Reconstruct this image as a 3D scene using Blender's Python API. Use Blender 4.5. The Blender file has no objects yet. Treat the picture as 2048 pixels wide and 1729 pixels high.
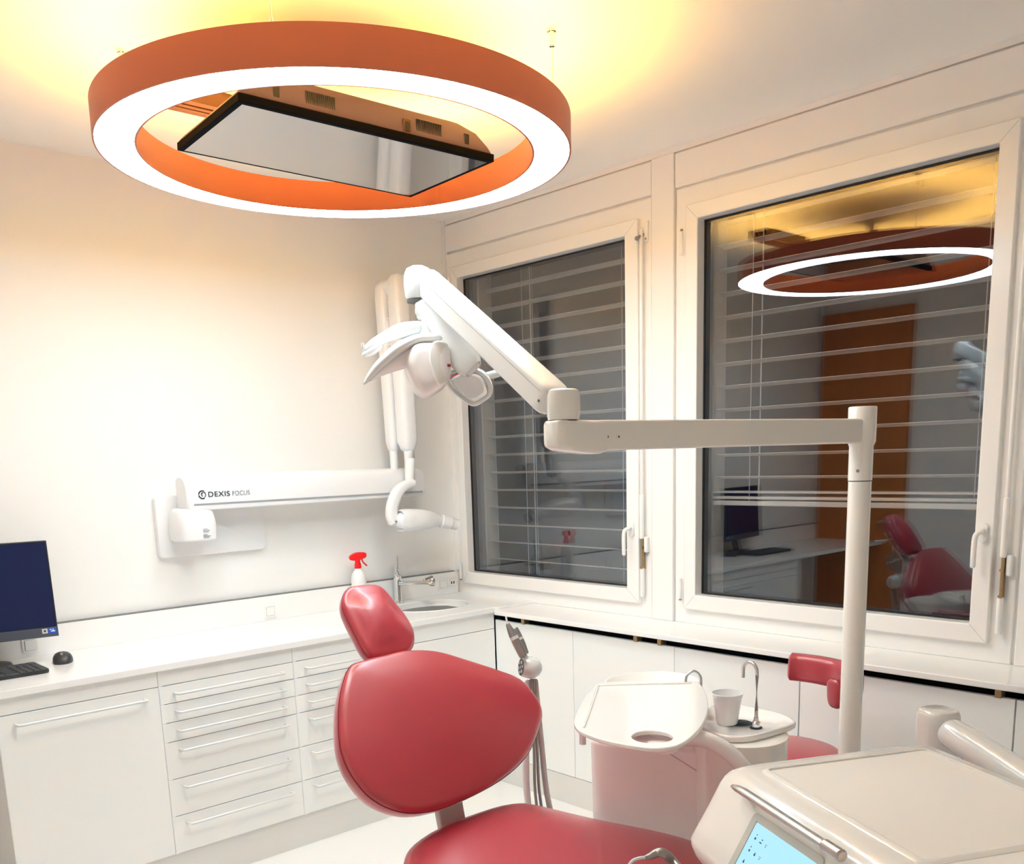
LED, UP, EXPO = 15.5, 22.0, 1.22
import bpy, bmesh, math, random
from mathutils import Vector, Matrix
random.seed(7)
PI = math.pi
V = Vector
scene = bpy.context.scene
COL = scene.collection

# ------------------------------------------------------------------ camera calibration (metres, origin = room corner)
F, CX, CY = 1892.85, 1024.0, 1289.37
R = Matrix(((0.73390295, -0.67855837, -0.03074066),
            (-0.15369234, -0.12180456, -0.98058264),
            (0.66163821, 0.7243771, -0.19368195)))
C0 = V((-3.30, -4.021, 1.616))
RT = R.transposed()


def ray(u, v): return RT @ V(((u - CX) / F, (v - CY) / F, 1.0))
def at(u, v, d): return C0 + ray(u, v) * d                 # a measured point at depth d
def on(u, v, ax, val):
    d = ray(u, v); return C0 + d * ((val - C0[ax]) / d[ax])
def onp(u, v, p0, n):
    d = ray(u, v); return C0 + d * ((p0 - C0).dot(n) / d.dot(n))


cam_d = bpy.data.cameras.new('camera'); cam = bpy.data.objects.new('camera', cam_d); COL.objects.link(cam)
cam_d.sensor_fit = 'HORIZONTAL'; cam_d.sensor_width = 36
cam_d.lens = F / 2048 * 36
cam_d.shift_y = (CY - 864.5) / 2048
cam_d.clip_start = 0.02
m = Matrix.Identity(4)
for i in range(3):
    m[i][0] = R[0][i]; m[i][1] = -R[1][i]; m[i][2] = -R[2][i]; m[i][3] = C0[i]
cam.matrix_world = m
scene.camera = cam

# ------------------------------------------------------------------ materials
def mat(name, col, rough=.5, metal=0, spec=.5, coat=0, emit=None, es=0, alpha=1, bump=None, noise=None):
    mt = bpy.data.materials.new(name); mt.use_nodes = True
    nt = mt.node_tree; b = nt.nodes['Principled BSDF']
    b.inputs['Base Color'].default_value = (*col, 1)
    b.inputs['Roughness'].default_value = rough
    b.inputs['Metallic'].default_value = metal
    b.inputs['Specular IOR Level'].default_value = spec
    b.inputs['Coat Weight'].default_value = coat
    b.inputs['Coat Roughness'].default_value = .08
    if emit:
        b.inputs['Emission Color'].default_value = (*emit, 1); b.inputs['Emission Strength'].default_value = es
    if noise or bump:
        tc = nt.nodes.new('ShaderNodeTexCoord')
        nz = nt.nodes.new('ShaderNodeTexNoise')
        nt.links.new(tc.outputs['Object'], nz.inputs['Vector'])
    if noise:                                              # (scale, second colour)
        nz.inputs['Scale'].default_value = noise[0]; nz.inputs['Detail'].default_value = 4
        mx = nt.nodes.new('ShaderNodeMix'); mx.data_type = 'RGBA'
        mx.inputs[6].default_value = (*col, 1); mx.inputs[7].default_value = (*noise[1], 1)
        cr = nt.nodes.new('ShaderNodeValToRGB')
        cr.color_ramp.elements[0].position = .42; cr.color_ramp.elements[1].position = .66
        nt.links.new(nz.outputs['Fac'], cr.inputs[0]); nt.links.new(cr.outputs[0], mx.inputs[0])
        nt.links.new(mx.outputs[2], b.inputs['Base Color'])
    if bump:                                               # (scale, strength)
        n2 = nt.nodes.new('ShaderNodeTexNoise'); n2.inputs['Scale'].default_value = bump[0]; n2.inputs['Detail'].default_value = 5
        nt.links.new(tc.outputs['Object'], n2.inputs['Vector'])
        bp = nt.nodes.new('ShaderNodeBump'); bp.inputs['Strength'].default_value = bump[1]; bp.inputs['Distance'].default_value = .002
        nt.links.new(n2.outputs['Fac'], bp.inputs['Height']); nt.links.new(bp.outputs[0], b.inputs['Normal'])
    return mt


M = {}
M['wall'] = mat('wall_paint', (.86, .86, .85), .7, spec=.2, bump=(180, .05))
M['ceiling'] = mat('ceiling_paint', (.91, .905, .89), .85, spec=.1, bump=(120, .05))
M['floor'] = mat('vinyl_floor', (.86, .865, .86), .3, spec=.35, noise=(260, (.81, .815, .81)))
M['laminate'] = mat('white_laminate', (.88, .895, .89), .32, spec=.4)
M['plinth'] = mat('plinth_laminate', (.74, .74, .72), .4, spec=.3)
M['worktop'] = mat('white_solid_surface', (.88, .885, .885), .16, spec=.5)
M['gap'] = mat('black_frame_and_gap_shade', (.005, .005, .007), .8, spec=.05)  # black of the screen frame, also painted shade behind the sill gap
M['seam'] = mat('grey_joint', (.20, .205, .21), .6)
M['pvc'] = mat('window_pvc', (.89, .885, .875), .22, spec=.5)
M['rubber'] = mat('black_gasket', (.01, .01, .012), .5)
M['spacer'] = mat('grey_spacer', (.35, .36, .38), .35)
M['brass'] = mat('aged_brass', (.42, .30, .16), .4, .8)
M['metal'] = mat('brushed_steel', (.62, .61, .58), .28, 1)
M['chrome'] = mat('chrome', (.80, .80, .80), .06, 1)
M['satin'] = mat('satin_champagne_metal', (.60, .54, .50), .26, 1)
M['handle'] = mat('satin_white_handle', (.76, .77, .765), .3, .25)
M['device'] = mat('white_device_plastic', (.76, .77, .765), .2, spec=.5, coat=.5)
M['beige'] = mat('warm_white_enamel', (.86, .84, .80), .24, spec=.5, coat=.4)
M['table'] = mat('pearl_enamel', (.93, .915, .89), .2, spec=.45, coat=.35)
M['tray'] = mat('silicone_tray_mat', (.93, .90, .865), .5)
M['xray'] = mat('xray_white_plastic', (.84, .85, .87), .3, spec=.45)
M['joint'] = mat('dark_joint_line', (.12, .11, .10), .6)  # dark tone of joint lines, collars and screw heads
M['pink'] = mat('blush_white_enamel', (.93, .87, .87), .3, spec=.4, coat=.3)
M['leather'] = mat('red_leatherette', (.45, .022, .044), .40, spec=.7, coat=.65, bump=(900, .12))
M['leather'].node_tree.nodes['Principled BSDF'].inputs['Coat Roughness'].default_value = .22
_b = M['leather'].node_tree.nodes['Principled BSDF']; _b.inputs['Sheen Weight'].default_value = .28; _b.inputs['Sheen Roughness'].default_value = .35; _b.inputs['Sheen Tint'].default_value = (1, .72, .76, 1)
M['piping'] = mat('dark_red_stitching', (.26, .012, .02), .5)
M['black'] = mat('black_plastic', (.008, .008, .012), .38)
M['darkgrey'] = mat('charcoal_plastic', (.035, .037, .042), .4)
M['keycap'] = mat('dark_keycaps', (.05, .05, .056), .45)
M['bezel'] = mat('slate_bezel', (.07, .08, .11), .35)
M['navy'] = mat('navy_display', (.006, .010, .04), .2, spec=.3, emit=(.012, .022, .10), es=.10)
M['instr'] = mat('grey_instrument_metal', (.34, .32, .31), .35, .7)
M['hose'] = mat('taupe_hose', (.52, .46, .445), .5)
M['red'] = mat('bright_red_plastic', (.85, .006, .008), .35)
M['bottle'] = mat('white_bottle_plastic', (.86, .87, .87), .4)
M['copper'] = mat('copper_orange_lacquer', (.50, .14, .072), .42, spec=.45)
M['casing'] = mat('bronze_casing', (.125, .085, .12), .55, .0, spec=.25)
M['rail'] = mat('dark_anodised_rail', (.13, .055, .035), .4, .4)
M['slat'] = mat('beige_blind_slat', (.66, .61, .52), .45)
M['cord'] = mat('grey_cord', (.5, .5, .5), .6)
M['text'] = mat('dark_grey_print', (.03, .033, .04), .5)
M['textgrey'] = mat('light_grey_print', (.33, .34, .36), .5)
M['sticker_blue'] = mat('blue_sticker', (.01, .10, .62), .4)
M['sticker_grey'] = mat('grey_sticker', (.55, .58, .62), .4)
M['socket'] = mat('socket_plastic', (.84, .84, .83), .35)
M['outside'] = mat('dark_render_outside', (.03, .03, .035), .9)
M['lcd_frame'] = mat('warm_grey_bezel', (.60, .62, .59), .2, spec=.5, coat=.6)
M['lcd'] = mat('pale_blue_lcd', (.05, .08, .1), .25, emit=(.40, .77, 1.0), es=.44)
M['icon'] = mat('lcd_icon_ink', (.01, .05, .10), .5)
M['cup'] = mat('translucent_cup_plastic', (.90, .91, .92), .35)
M['cup'].node_tree.nodes['Principled BSDF'].inputs['Alpha'].default_value = .88
M['acryl'] = mat('clear_acrylic', (.9, .9, .9), .08)
M['acryl'].node_tree.nodes['Principled BSDF'].inputs['Alpha'].default_value = .35
M['led'] = mat('led_diffuser', (.8, .8, .8), .5, emit=(.68, .89, 1.0), es=LED)
M['uplight'] = mat('amber_uplight', (.8, .8, .8), .5, emit=(1.0, .55, .085), es=UP)


def wood():
    mt = mat('orange_wood', (.50, .17, .035), .35, spec=.4); nt = mt.node_tree; b = nt.nodes['Principled BSDF']
    tc = nt.nodes.new('ShaderNodeTexCoord'); mp = nt.nodes.new('ShaderNodeMapping'); nz = nt.nodes.new('ShaderNodeTexNoise')
    mp.inputs['Scale'].default_value = (20, 20, 1.2); nz.inputs['Scale'].default_value = 3; nz.inputs['Detail'].default_value = 6
    cr = nt.nodes.new('ShaderNodeValToRGB')
    cr.color_ramp.elements[0].color = (.40, .12, .02, 1); cr.color_ramp.elements[1].color = (.62, .24, .055, 1)
    nt.links.new(tc.outputs['Object'], mp.inputs[0]); nt.links.new(mp.outputs[0], nz.inputs['Vector'])
    nt.links.new(nz.outputs['Fac'], cr.inputs[0]); nt.links.new(cr.outputs[0], b.inputs['Base Color'])
    return mt


def glass(name, base, tint, rough=0.0):
    mt = bpy.data.materials.new(name); mt.use_nodes = True; nt = mt.node_tree
    for n in list(nt.nodes): nt.nodes.remove(n)
    out = nt.nodes.new('ShaderNodeOutputMaterial'); mx = nt.nodes.new('ShaderNodeMixShader')
    tr = nt.nodes.new('ShaderNodeBsdfTransparent'); gl = nt.nodes.new('ShaderNodeBsdfGlossy')
    tr.inputs[0].default_value = (*tint, 1); gl.inputs['Roughness'].default_value = rough
    gl.inputs['Color'].default_value = (.93, .96, 1, 1)
    lw = nt.nodes.new('ShaderNodeLayerWeight'); lw.inputs[0].default_value = .5
    pw = nt.nodes.new('ShaderNodeMath'); pw.operation = 'POWER'; pw.inputs[1].default_value = 3.0
    ma = nt.nodes.new('ShaderNodeMath'); ma.operation = 'MULTIPLY_ADD'; ma.inputs[1].default_value = .9; ma.inputs[2].default_value = base
    ma.use_clamp = True
    nt.links.new(lw.outputs['Facing'], pw.inputs[0]); nt.links.new(pw.outputs[0], ma.inputs[0])
    nt.links.new(ma.outputs[0], mx.inputs[0]); nt.links.new(tr.outputs[0], mx.inputs[1]); nt.links.new(gl.outputs[0], mx.inputs[2])
    nt.links.new(mx.outputs[0], out.inputs[0])
    return mt


M['wood'] = wood()
M['glass'] = glass('window_glass', .10, (.90, .92, .95))
M['screen'] = mat('glossy_screen', (.10, .10, .115), .04, spec=1.0, coat=1)
M['screen'].node_tree.nodes['Principled BSDF'].inputs['IOR'].default_value = 2.1
M['mirror'] = mat('reflector_mirror', (.78, .78, .79), .05, 1)

# ------------------------------------------------------------------ object helpers
def thing(name, label, cat, loc, group=None):
    o = bpy.data.objects.new(name, None); COL.objects.link(o); o.empty_display_size = .05
    o.location = loc; o['label'] = label; o['category'] = cat
    if group: o['group'] = group
    return o


def structure(name, loc=(0, 0, 0)):
    o = bpy.data.objects.new(name, None); COL.objects.link(o); o.empty_display_size = .05
    o.location = loc; o['kind'] = 'structure'
    return o


def wloc(o):
    p = V((0, 0, 0))
    while o: p += V(o.location); o = o.parent
    return p


def obj(name, bm, m, parent=None, loc=None, bevel=0, smooth=True, label=None, cat=None, group=None, kind=None, seg=2, angle=35):
    """link a bmesh given in world coordinates as ONE mesh object whose origin is loc (or its parent's origin)"""
    me = bpy.data.meshes.new(name)
    bmesh.ops.recalc_face_normals(bm, faces=bm.faces)
    base = wloc(parent)
    org = V(loc) if loc is not None else base
    bmesh.ops.translate(bm, verts=bm.verts, vec=-org)
    bm.to_mesh(me); bm.free()
    ms = m if isinstance(m, (list, tuple)) else [m]
    for x in ms: me.materials.append(M[x] if isinstance(x, str) else x)
    o = bpy.data.objects.new(name, me); COL.objects.link(o)
    if parent: o.parent = parent; o.location = org - base
    else: o.location = org
    if smooth:
        me.polygons.foreach_set('use_smooth', [True] * len(me.polygons))
        me.set_sharp_from_angle(angle=math.radians(angle))
    if bevel:
        b = o.modifiers.new('bevel', 'BEVEL'); b.width = bevel; b.segments = seg; b.limit_method = 'ANGLE'; b.angle_limit = math.radians(35)
        b.harden_normals = False
    if label: o['label'] = label
    if cat: o['category'] = cat
    if group: o['group'] = group
    if kind: o['kind'] = kind
    return o


def box(bm, x0, x1, y0, y1, z0, z1, mi=0):
    vs = [bm.verts.new((x, y, z)) for x in (x0, x1) for y in (y0, y1) for z in (z0, z1)]
    for f in ((0, 1, 3, 2), (4, 6, 7, 5), (0, 4, 5, 1), (2, 3, 7, 6), (0, 2, 6, 4), (1, 5, 7, 3)):
        fc = bm.faces.new([vs[i] for i in f]); fc.material_index = mi
    return vs


def obox(bm, O, ex, ey, ez, a0, a1, b0, b1, c0, c1, mi=0):
    """box in an oriented frame"""
    vs = [bm.verts.new(O + ex * a + ey * b + ez * c) for a in (a0, a1) for b in (b0, b1) for c in (c0, c1)]
    for f in ((0, 1, 3, 2), (4, 6, 7, 5), (0, 4, 5, 1), (2, 3, 7, 6), (0, 2, 6, 4), (1, 5, 7, 3)):
        fc = bm.faces.new([vs[i] for i in f]); fc.material_index = mi
    return vs


def B(*a, **k):
    bm = bmesh.new(); box(bm, *a, **k); return bm


def loft(bm, rings, cap=True, closed=False, mi=0):
    rs = [[bm.verts.new(p) for p in r] for r in rings]
    n = len(rs[0])
    pairs = list(zip(rs, rs[1:])) + ([(rs[-1], rs[0])] if closed else [])
    for a, b in pairs:
        for i in range(n):
            f = bm.faces.new((a[i], a[(i + 1) % n], b[(i + 1) % n], b[i])); f.material_index = mi
    if cap and not closed:
        for r in (rs[0][::-1], rs[-1]):
            f = bm.faces.new(r); f.material_index = mi
    return rs


def frame_at(pts, up):
    out = []
    for i, p in enumerate(pts):
        t = (pts[min(i + 1, len(pts) - 1)] - pts[max(i - 1, 0)]).normalized()
        s = t.cross(up)
        if s.length < 1e-4: s = t.cross(V((.3, .9, .1)))
        s.normalize(); u = s.cross(t).normalized(); out.append((p, s, u, t))
    return out


def cr(pts, n=6, closed=False):
    """Catmull-Rom through points (vectors or tuples of any size)"""
    pts = [tuple(p) for p in pts]; N = len(pts); out = []
    rng = range(N if closed else N - 1)
    for i in rng:
        if closed: a, b, c, d = (pts[(i + k) % N] for k in (-1, 0, 1, 2))
        else:
            b, c = pts[i], pts[i + 1]
            a = pts[i - 1] if i else tuple(2 * x - y for x, y in zip(b, c))
            d = pts[i + 2] if i + 2 < N else tuple(2 * x - y for x, y in zip(c, b))
        for k in range(n):
            t = k / n
            out.append(tuple(.5 * (2 * q + (r - p) * t + (2 * p - 5 * q + 4 * r - s) * t * t + (3 * q - p - 3 * r + s) * t ** 3)
                             for p, q, r, s in zip(a, b, c, d)))
    if not closed: out.append(pts[-1])
    return out


def sweep(bm, pts, ra, rb=None, up=V((0, 0, 1)), n=20, pw=2.0, rnd=True, mi=0, cap=.9):
    """tube with superellipse section: ra = half size across, rb = half size along `up`; scalars or lists"""
    pts = [V(p) for p in pts]; k = len(pts)
    ra = ra if isinstance(ra, (list, tuple)) else [ra] * k
    rb = ra if rb is None else (rb if isinstance(rb, (list, tuple)) else [rb] * k)
    fr = frame_at(pts, up); rings = []

    def ring(p, s, u, a, b):
        r = []
        for i in range(n):
            th = 2 * PI * i / n; c, q = math.cos(th), math.sin(th)
            r.append(p + s * a * math.copysign(abs(c) ** (2 / pw), c) + u * b * math.copysign(abs(q) ** (2 / pw), q))
        return r
    if rnd:
        p, s, u, t = fr[0]; w = min(ra[0], rb[0]) * cap
        for th in (5, 25, 45, 65):
            c = math.sin(math.radians(th)); e = w * (1 - c)
            rings.append(ring(p + t * (w * (1 - math.cos(math.radians(th))) - 0) , s, u, max(ra[0] - e, .0004) if th > 5 else ra[0] - w * .93, rb[0] - e if th > 5 else rb[0] - w * .93))
        rings = rings[:]
        start = w
    for j, (p, s, u, t) in enumerate(fr):
        q = p
        if rnd and j == 0: q = p + t * w
        if rnd and j == k - 1:
            w2 = min(ra[-1], rb[-1]) * cap; q = p - t * w2
        rings.append(ring(q, s, u, ra[j], rb[j]))
    if rnd:
        p, s, u, t = fr[-1]
        for th in (65, 45, 25, 5):
            c = math.sin(math.radians(th)); e = w2 * (1 - c)
            rings.append(ring(p - t * w2 * (1 - math.cos(math.radians(th))), s, u, ra[-1] - e if th > 5 else ra[-1] - w2 * .93, rb[-1] - e if th > 5 else rb[-1] - w2 * .93))
    loft(bm, rings, mi=mi)


def cyl(bm, a, b, r, r2=None, n=28, mi=0):
    a, b = V(a), V(b); r2 = r if r2 is None else r2
    t = (b - a).normalized(); s = t.orthogonal().normalized(); u = t.cross(s)
    loft(bm, [[p + (s * math.cos(2 * PI * i / n) + u * math.sin(2 * PI * i / n)) * q for i in range(n)] for p, q in ((a, r), (b, r2))], mi=mi)


def lathe(bm, O, prof, ax=V((0, 0, 1)), n=40, sx=1, sy=1, mi=0, ref=None):
    """profile (radius, height) about axis ax through O"""
    ax = ax.normalized(); s = (ref or ax.orthogonal()).normalized(); u = ax.cross(s)
    rings = [[O + ax * h + (s * sx * math.cos(2 * PI * i / n) + u * sy * math.sin(2 * PI * i / n)) * max(r, .0002) for i in range(n)] for r, h in prof]
    loft(bm, rings, mi=mi)


def prism(bm, outline, O, e1, e2, n, h0, h1, mi=0):
    r = [[O + e1 * a + e2 * b + n * h for a, b in outline] for h in (h0, h1)]
    loft(bm, r, mi=mi)


def ball(bm, c, r, sc=(1, 1, 1), n=24, mi=0):
    prof = [(math.sin(PI * i / 14) * r, -math.cos(PI * i / 14) * r * sc[2]) for i in range(15)]
    lathe(bm, V(c), prof, V((0, 0, 1)), n, sc[0], sc[1], mi, ref=V((1, 0, 0)))


def chaikin(pts, it=2):
    for _ in range(it):
        q = []
        for a, b in zip(pts, pts[1:] + pts[:1]): q += [(a[0] * .75 + b[0] * .25, a[1] * .75 + b[1] * .25), (a[0] * .25 + b[0] * .75, a[1] * .25 + b[1] * .75)]
        pts = q
    return pts


def rrect(x0, x1, y0, y1, r, k=6):
    out = []
    for cx, cy, a in ((x1 - r, y1 - r, 0), (x0 + r, y1 - r, 90), (x0 + r, y0 + r, 180), (x1 - r, y0 + r, 270)):
        for i in range(k + 1):
            t = math.radians(a + 90 * i / k); out.append((cx + r * math.cos(t), cy + r * math.sin(t)))
    return out


def cushion(bm, outline, O, e1, e2, n, thick, dome, edge=.03, back=.82, power=2.2):
    """padded upholstery: outline (closed 2D), side wall of `thick`, front face domed"""
    N = len(outline); cx = sum(p[0] for p in outline) / N; cy = sum(p[1] for p in outline) / N
    ar = sum(math.hypot(p[0] - cx, p[1] - cy) for p in outline) / N
    prof = [(1 - .35, -thick), (back, -thick), (back + (1 - back) * .55, -thick * .93), (1 - .02, -thick * .7), (1.0, -thick * .45), (1.0, -edge * .8)]
    for th in (20, 40, 60, 80):
        a = math.radians(th); prof.append((1 - edge / ar * (1 - math.cos(a)), -edge * .8 * (1 - math.sin(a))))
    s0 = 1 - edge / ar
    for i in range(1, 12):
        t = i / 12; prof.append((s0 * (1 - t), dome * (1 - (1 - t) ** power)))
    ex = max(abs(p[0] - cx) for p in outline); ey = max(abs(p[1] - cy) for p in outline); rings = []
    for i, (s, h) in enumerate(prof):
        w = max(0, i - 10) / 12; row = []
        for p in outline:
            dx, dy = p[0] - cx, p[1] - cy; k = 1 / math.sqrt((dx / ex) ** 2 + (dy / ey) ** 2)
            f = (1 - w) + w * k; row.append(O + e1 * (cx + dx * s * f) + e2 * (cy + dy * s * f) + n * h)
        rings.append(row)
    rs = loft(bm, rings, cap=False)
    bm.faces.new(rs[0][::-1]); c = bm.verts.new(O + e1 * cx + e2 * cy + n * dome)
    for i in range(N): bm.faces.new((rs[-1][i], rs[-1][(i + 1) % N], c))


def text_bm(s, size, O, ex, ey, depth=.0006, font_sp=1.0):
    cu = bpy.data.curves.new('t', 'FONT'); cu.body = s; cu.size = size; cu.extrude = depth; cu.space_character = font_sp
    ob = bpy.data.objects.new('t', cu); COL.objects.link(ob)
    me = bpy.data.meshes.new_from_object(ob.evaluated_get(bpy.context.evaluated_depsgraph_get()))
    bm = bmesh.new(); bm.from_mesh(me)
    ez = ex.cross(ey)
    for v in bm.verts: v.co = O + ex * v.co.x + ey * v.co.y + ez * v.co.z
    bpy.data.objects.remove(ob); bpy.data.meshes.remove(me); bpy.data.curves.remove(cu)
    return bm


X, Y, Z = V((1, 0, 0)), V((0, 1, 0)), V((0, 0, 1))
H = 2.815
XL, YR = -3.72, -4.95
# ================================================================== THE ROOM
def st(name, bm, m, **k): return obj(name, bm, m, kind='structure', **k)


bm = bmesh.new(); box(bm, XL - .1, .02, YR - .1, .1, -.1, 0); st('floor', bm, 'floor', loc=(0, 0, 0))
bm = bmesh.new(); box(bm, XL - .1, .3, YR - .1, .1, H, H + .1); st('ceiling', bm, 'ceiling', loc=(0, 0, H))
bm = bmesh.new(); box(bm, XL, -.0, 0, .1, 0, H); st('wall_back', bm, 'wall', loc=(0, 0, 0))
bm = bmesh.new(); box(bm, XL - .1, XL, YR, .1, 0, H); st('wall_left', bm, 'wall', loc=(XL, 0, 0))
bm = bmesh.new(); box(bm, XL - .1, .1, YR - .1, YR, 0, H); st('wall_front', bm, 'wall', loc=(0, YR, 0))

# window wall: band over the windows, mullion posts, parapet behind the sill, outer jambs
bm = bmesh.new()
box(bm, 0, .3, YR, .1, 2.651, H)
box(bm, 0, .3, YR, .1, 0, .885)
box(bm, 0, .3, -1.486, -1.36, .885, 2.651)
box(bm, 0, .3, -3.05, -2.873, .885, 2.651)
box(bm, 0, .3, YR, -4.35, .885, 2.651)
box(bm, 0, .3, 0, .1, .885, 2.651)
st('wall_right', bm, 'pvc', loc=(0, 0, 0))
bm = bmesh.new(); box(bm, -.018, 0, -1.478, -1.362, .888, H - .02); st('trim_1', bm, 'pvc', bevel=.004, loc=(0, -1.42, .888))   # mullion cover
bm = bmesh.new(); box(bm, -.018, 0, -3.04, -2.885, .888, H - .02); st('trim_2', bm, 'pvc', bevel=.004, loc=(0, -2.96, .888))
bm = bmesh.new(); box(bm, -.016, 0, -1.36, -.012, 2.66, 2.788); st('trim_3', bm, 'pvc', bevel=.003, loc=(0, -.7, 2.66))
bm = bmesh.new(); box(bm, -.016, 0, -2.884, -1.482, 2.66, 2.788); st('trim_4', bm, 'pvc', bevel=.003, loc=(0, -2.2, 2.66))
bm = bmesh.new(); box(bm, -.016, 0, YR, -3.042, 2.66, 2.788); st('trim_5', bm, 'pvc', bevel=.003, loc=(0, -4, 2.66))
bm = bmesh.new(); box(bm, -.012, .0, YR, -.0, 2.795, H); st('trim_6', bm, 'pvc', loc=(0, -2, 2.795))
bm = bmesh.new(); box(bm, -.03, 0, -.012, 0, 1.02, H); st('trim_7', bm, 'wall', bevel=.002, loc=(0, 0, 1.02))


def ring4(bm, yo0, yo1, zo0, zo1, yi0, yi1, zi0, zi1, x0, x1, mi=0, chamfer=0):
    """rectangular frame ring, outer rect / inner rect, from x0 (room side) to x1; inner edge may flare"""
    def r(a, b, c, d, x): return [bm.verts.new((x, p, q)) for p, q in ((a, c), (b, c), (b, d), (a, d))]
    c = chamfer
    R1 = r(yo0, yo1, zo0, zo1, x0); R2 = r(yi0 + c, yi1 - c, zi0 - c, zi1 + c, x0)
    R3 = r(yi0, yi1, zi0, zi1, x1); R4 = r(yo0, yo1, zo0, zo1, x1)
    for A, Bq in ((R1, R2), (R2, R3), (R3, R4), (R4, R1)):
        for i in range(4):
            f = bm.faces.new((A[i], A[(i + 1) % 4], Bq[(i + 1) % 4], Bq[i])); f.material_index = mi


def window(name, fy0, fy1, sy0, sy1, gy0, gy1, fz=(.888, 2.651), sz=(.953, 2.580), gz=(1.02, 2.518)):
    w = structure(name, (0, (fy0 + fy1) / 2, fz[0]))
    bm = bmesh.new(); ring4(bm, fy0, fy1, fz[0], fz[1], sy0 - .012, sy1 + .012, sz[0] + .012, sz[1] - .012, -.012, .05)
    obj('window_frame', bm, 'pvc', w, bevel=.003)
    bm = bmesh.new(); ring4(bm, sy0, sy1, sz[0], sz[1], gy0, gy1, gz[0], gz[1], -.032, .045, chamfer=.004)
    s = obj('sash', bm, 'pvc', w, bevel=.004)
    bm = bmesh.new(); ring4(bm, gy0 - .0005, gy1 + .0005, gz[0] + .0005, gz[1] - .0005, gy0 - .006, gy1 + .006, gz[0] + .006, gz[1] - .006, .010, .046)
    obj('gasket', bm, 'rubber', s)
    # fine mitre joints on the sash corners
    bm = bmesh.new()
    for a, b, c, d in ((gy0, gz[1], sy0, sz[1]), (gy1, gz[1], sy1, sz[1]), (gy0, gz[0], sy0, sz[0]), (gy1, gz[0], sy1, sz[0])):
        p, q = V((-.0322, a, b)), V((-.0322, c, d)); p = p + (q - p) * .08; q = q - (q - p) * .08
        dr = (q - p).normalized(); sd = dr.cross(X) * .0006
        vs = [bm.verts.new(t) for t in (p - sd, p + sd, q + sd, q - sd)]; bm.faces.new(vs)
    obj('mitre_joint', bm, 'spacer', s)
    bm = B(.014, .040, gy1, gy0, gz[0], gz[1]); obj('glass_pane', bm, 'glass', w, smooth=False)
    return w, s


w1, s1 = window('window_1', -.004, -1.358, -.064, -1.300, -.113, -1.224)
w2, s2 = window('window_2', -1.488, -2.873, -1.547, -2.801, -1.609, -2.736)
w3, s3 = window('window_3', -3.052, -4.348, -3.11, -4.29, -3.17, -4.23)


def win_handle(parent, y, z, s=1):
    bm = bmesh.new()
    loft(bm, [[V((x, y + p[0] * s, z + p[1])) for p in rrect(-.014, .014, -.032, .032, .012)] for x in (-.032, -.036, -.042)])
    h = obj('handle', bm, 'pvc', parent, bevel=.0015, label='white tilt-turn lever handle')
    bm = bmesh.new(); P = cr([(-.040, y, z + .005), (-.062, y, z + .004), (-.074, y + .008, z - .004), (-.076, y + .012, z - .03), (-.074, y + .013, z - .115)], 5)
    sweep(bm, P, [.010 - .001 * min(i / 8, 1) for i in range(len(P))], .0085, up=X, n=16)
    obj('lever', bm, 'pvc', h)


win_handle(s1, -1.262, 1.285)
win_handle(s2, -2.770, 1.325)
# tall lever rods beside the sashes
for w, y, z0, z1, zb in ((w1, -1.318, .985, 2.535, 2.55), (w2, -2.835, .99, 2.51, 2.53)):
    bm = bmesh.new()
    sweep(bm, [(-.030, y, 1.245), (-.030, y, z1)], .008, n=12, cap=.5)
    sweep(bm, [(-.030, y, z0), (-.030, y, 1.115)], .0105, n=12, cap=.4)
    sweep(bm, [(-.032, y, 1.245), (-.032, y, 1.44)], .0105, n=12, cap=.4)
    rd = obj('lever_rod', bm, 'pvc', w)
    bm = bmesh.new(); box(bm, -.026, -.012, y - .005, y + .007, 1.11, 1.25)
    cyl(bm, (-.036, y - .003, 1.10), (-.036, y - .003, 1.25), .0035, n=10)
    for z in (1.118, 1.205): cyl(bm, (-.042, y, z), (-.022, y, z), .006, n=10)
    obj('exposed_spindle', bm, 'brass', rd, label='bare brass spindle')
    bm = bmesh.new(); box(bm, -.034, -.012, y - .028, y - .010, 1.185, 1.255); obj('rod_guide', bm, 'pvc', rd, bevel=.005)
for w, y, z in ((w1, -1.325, 2.52),):
    bm = bmesh.new(); loft(bm, [[V((x, y - .020, z + .045)), V((x, y - .020, z - .038)), V((x, y + .012, z - .040)), V((x, y + .016, z - .01))] for x in (-.012, -.020)])
    p = obj('corner_bracket', bm, 'pvc', w, bevel=.002)
    bm = bmesh.new(); cyl(bm, (-.050, y + .012, z - .022), (-.012, y + .002, z - .004), .006, n=12); ball(bm, (-.050, y + .014, z - .024), .009)
    cyl(bm, (-.0225, y - .010, z - .026), (-.019, y - .010, z - .026), .004, n=10)
    obj('pivot', bm, 'instr', p)
for w, y, zz in ((w1, -.044, (2.49, 1.02)), (w2, -1.527, (2.44, 1.04))):
    for i, z in enumerate(zz):
        bm = bmesh.new(); cyl(bm, (-.030, y, z - .045), (-.030, y, z + .045), .007, n=12); obj('hinge', bm, 'pvc', w, bevel=.001)
        if i == 1 or w is w2:
            bm = bmesh.new(); cyl(bm, (-.030, y, z - .052 + .1 * (1 - i)), (-.030, y, z - .0455 + .1 * (1 - i)), .0062, n=12); obj('hinge_pin', bm, 'brass', w)

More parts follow.
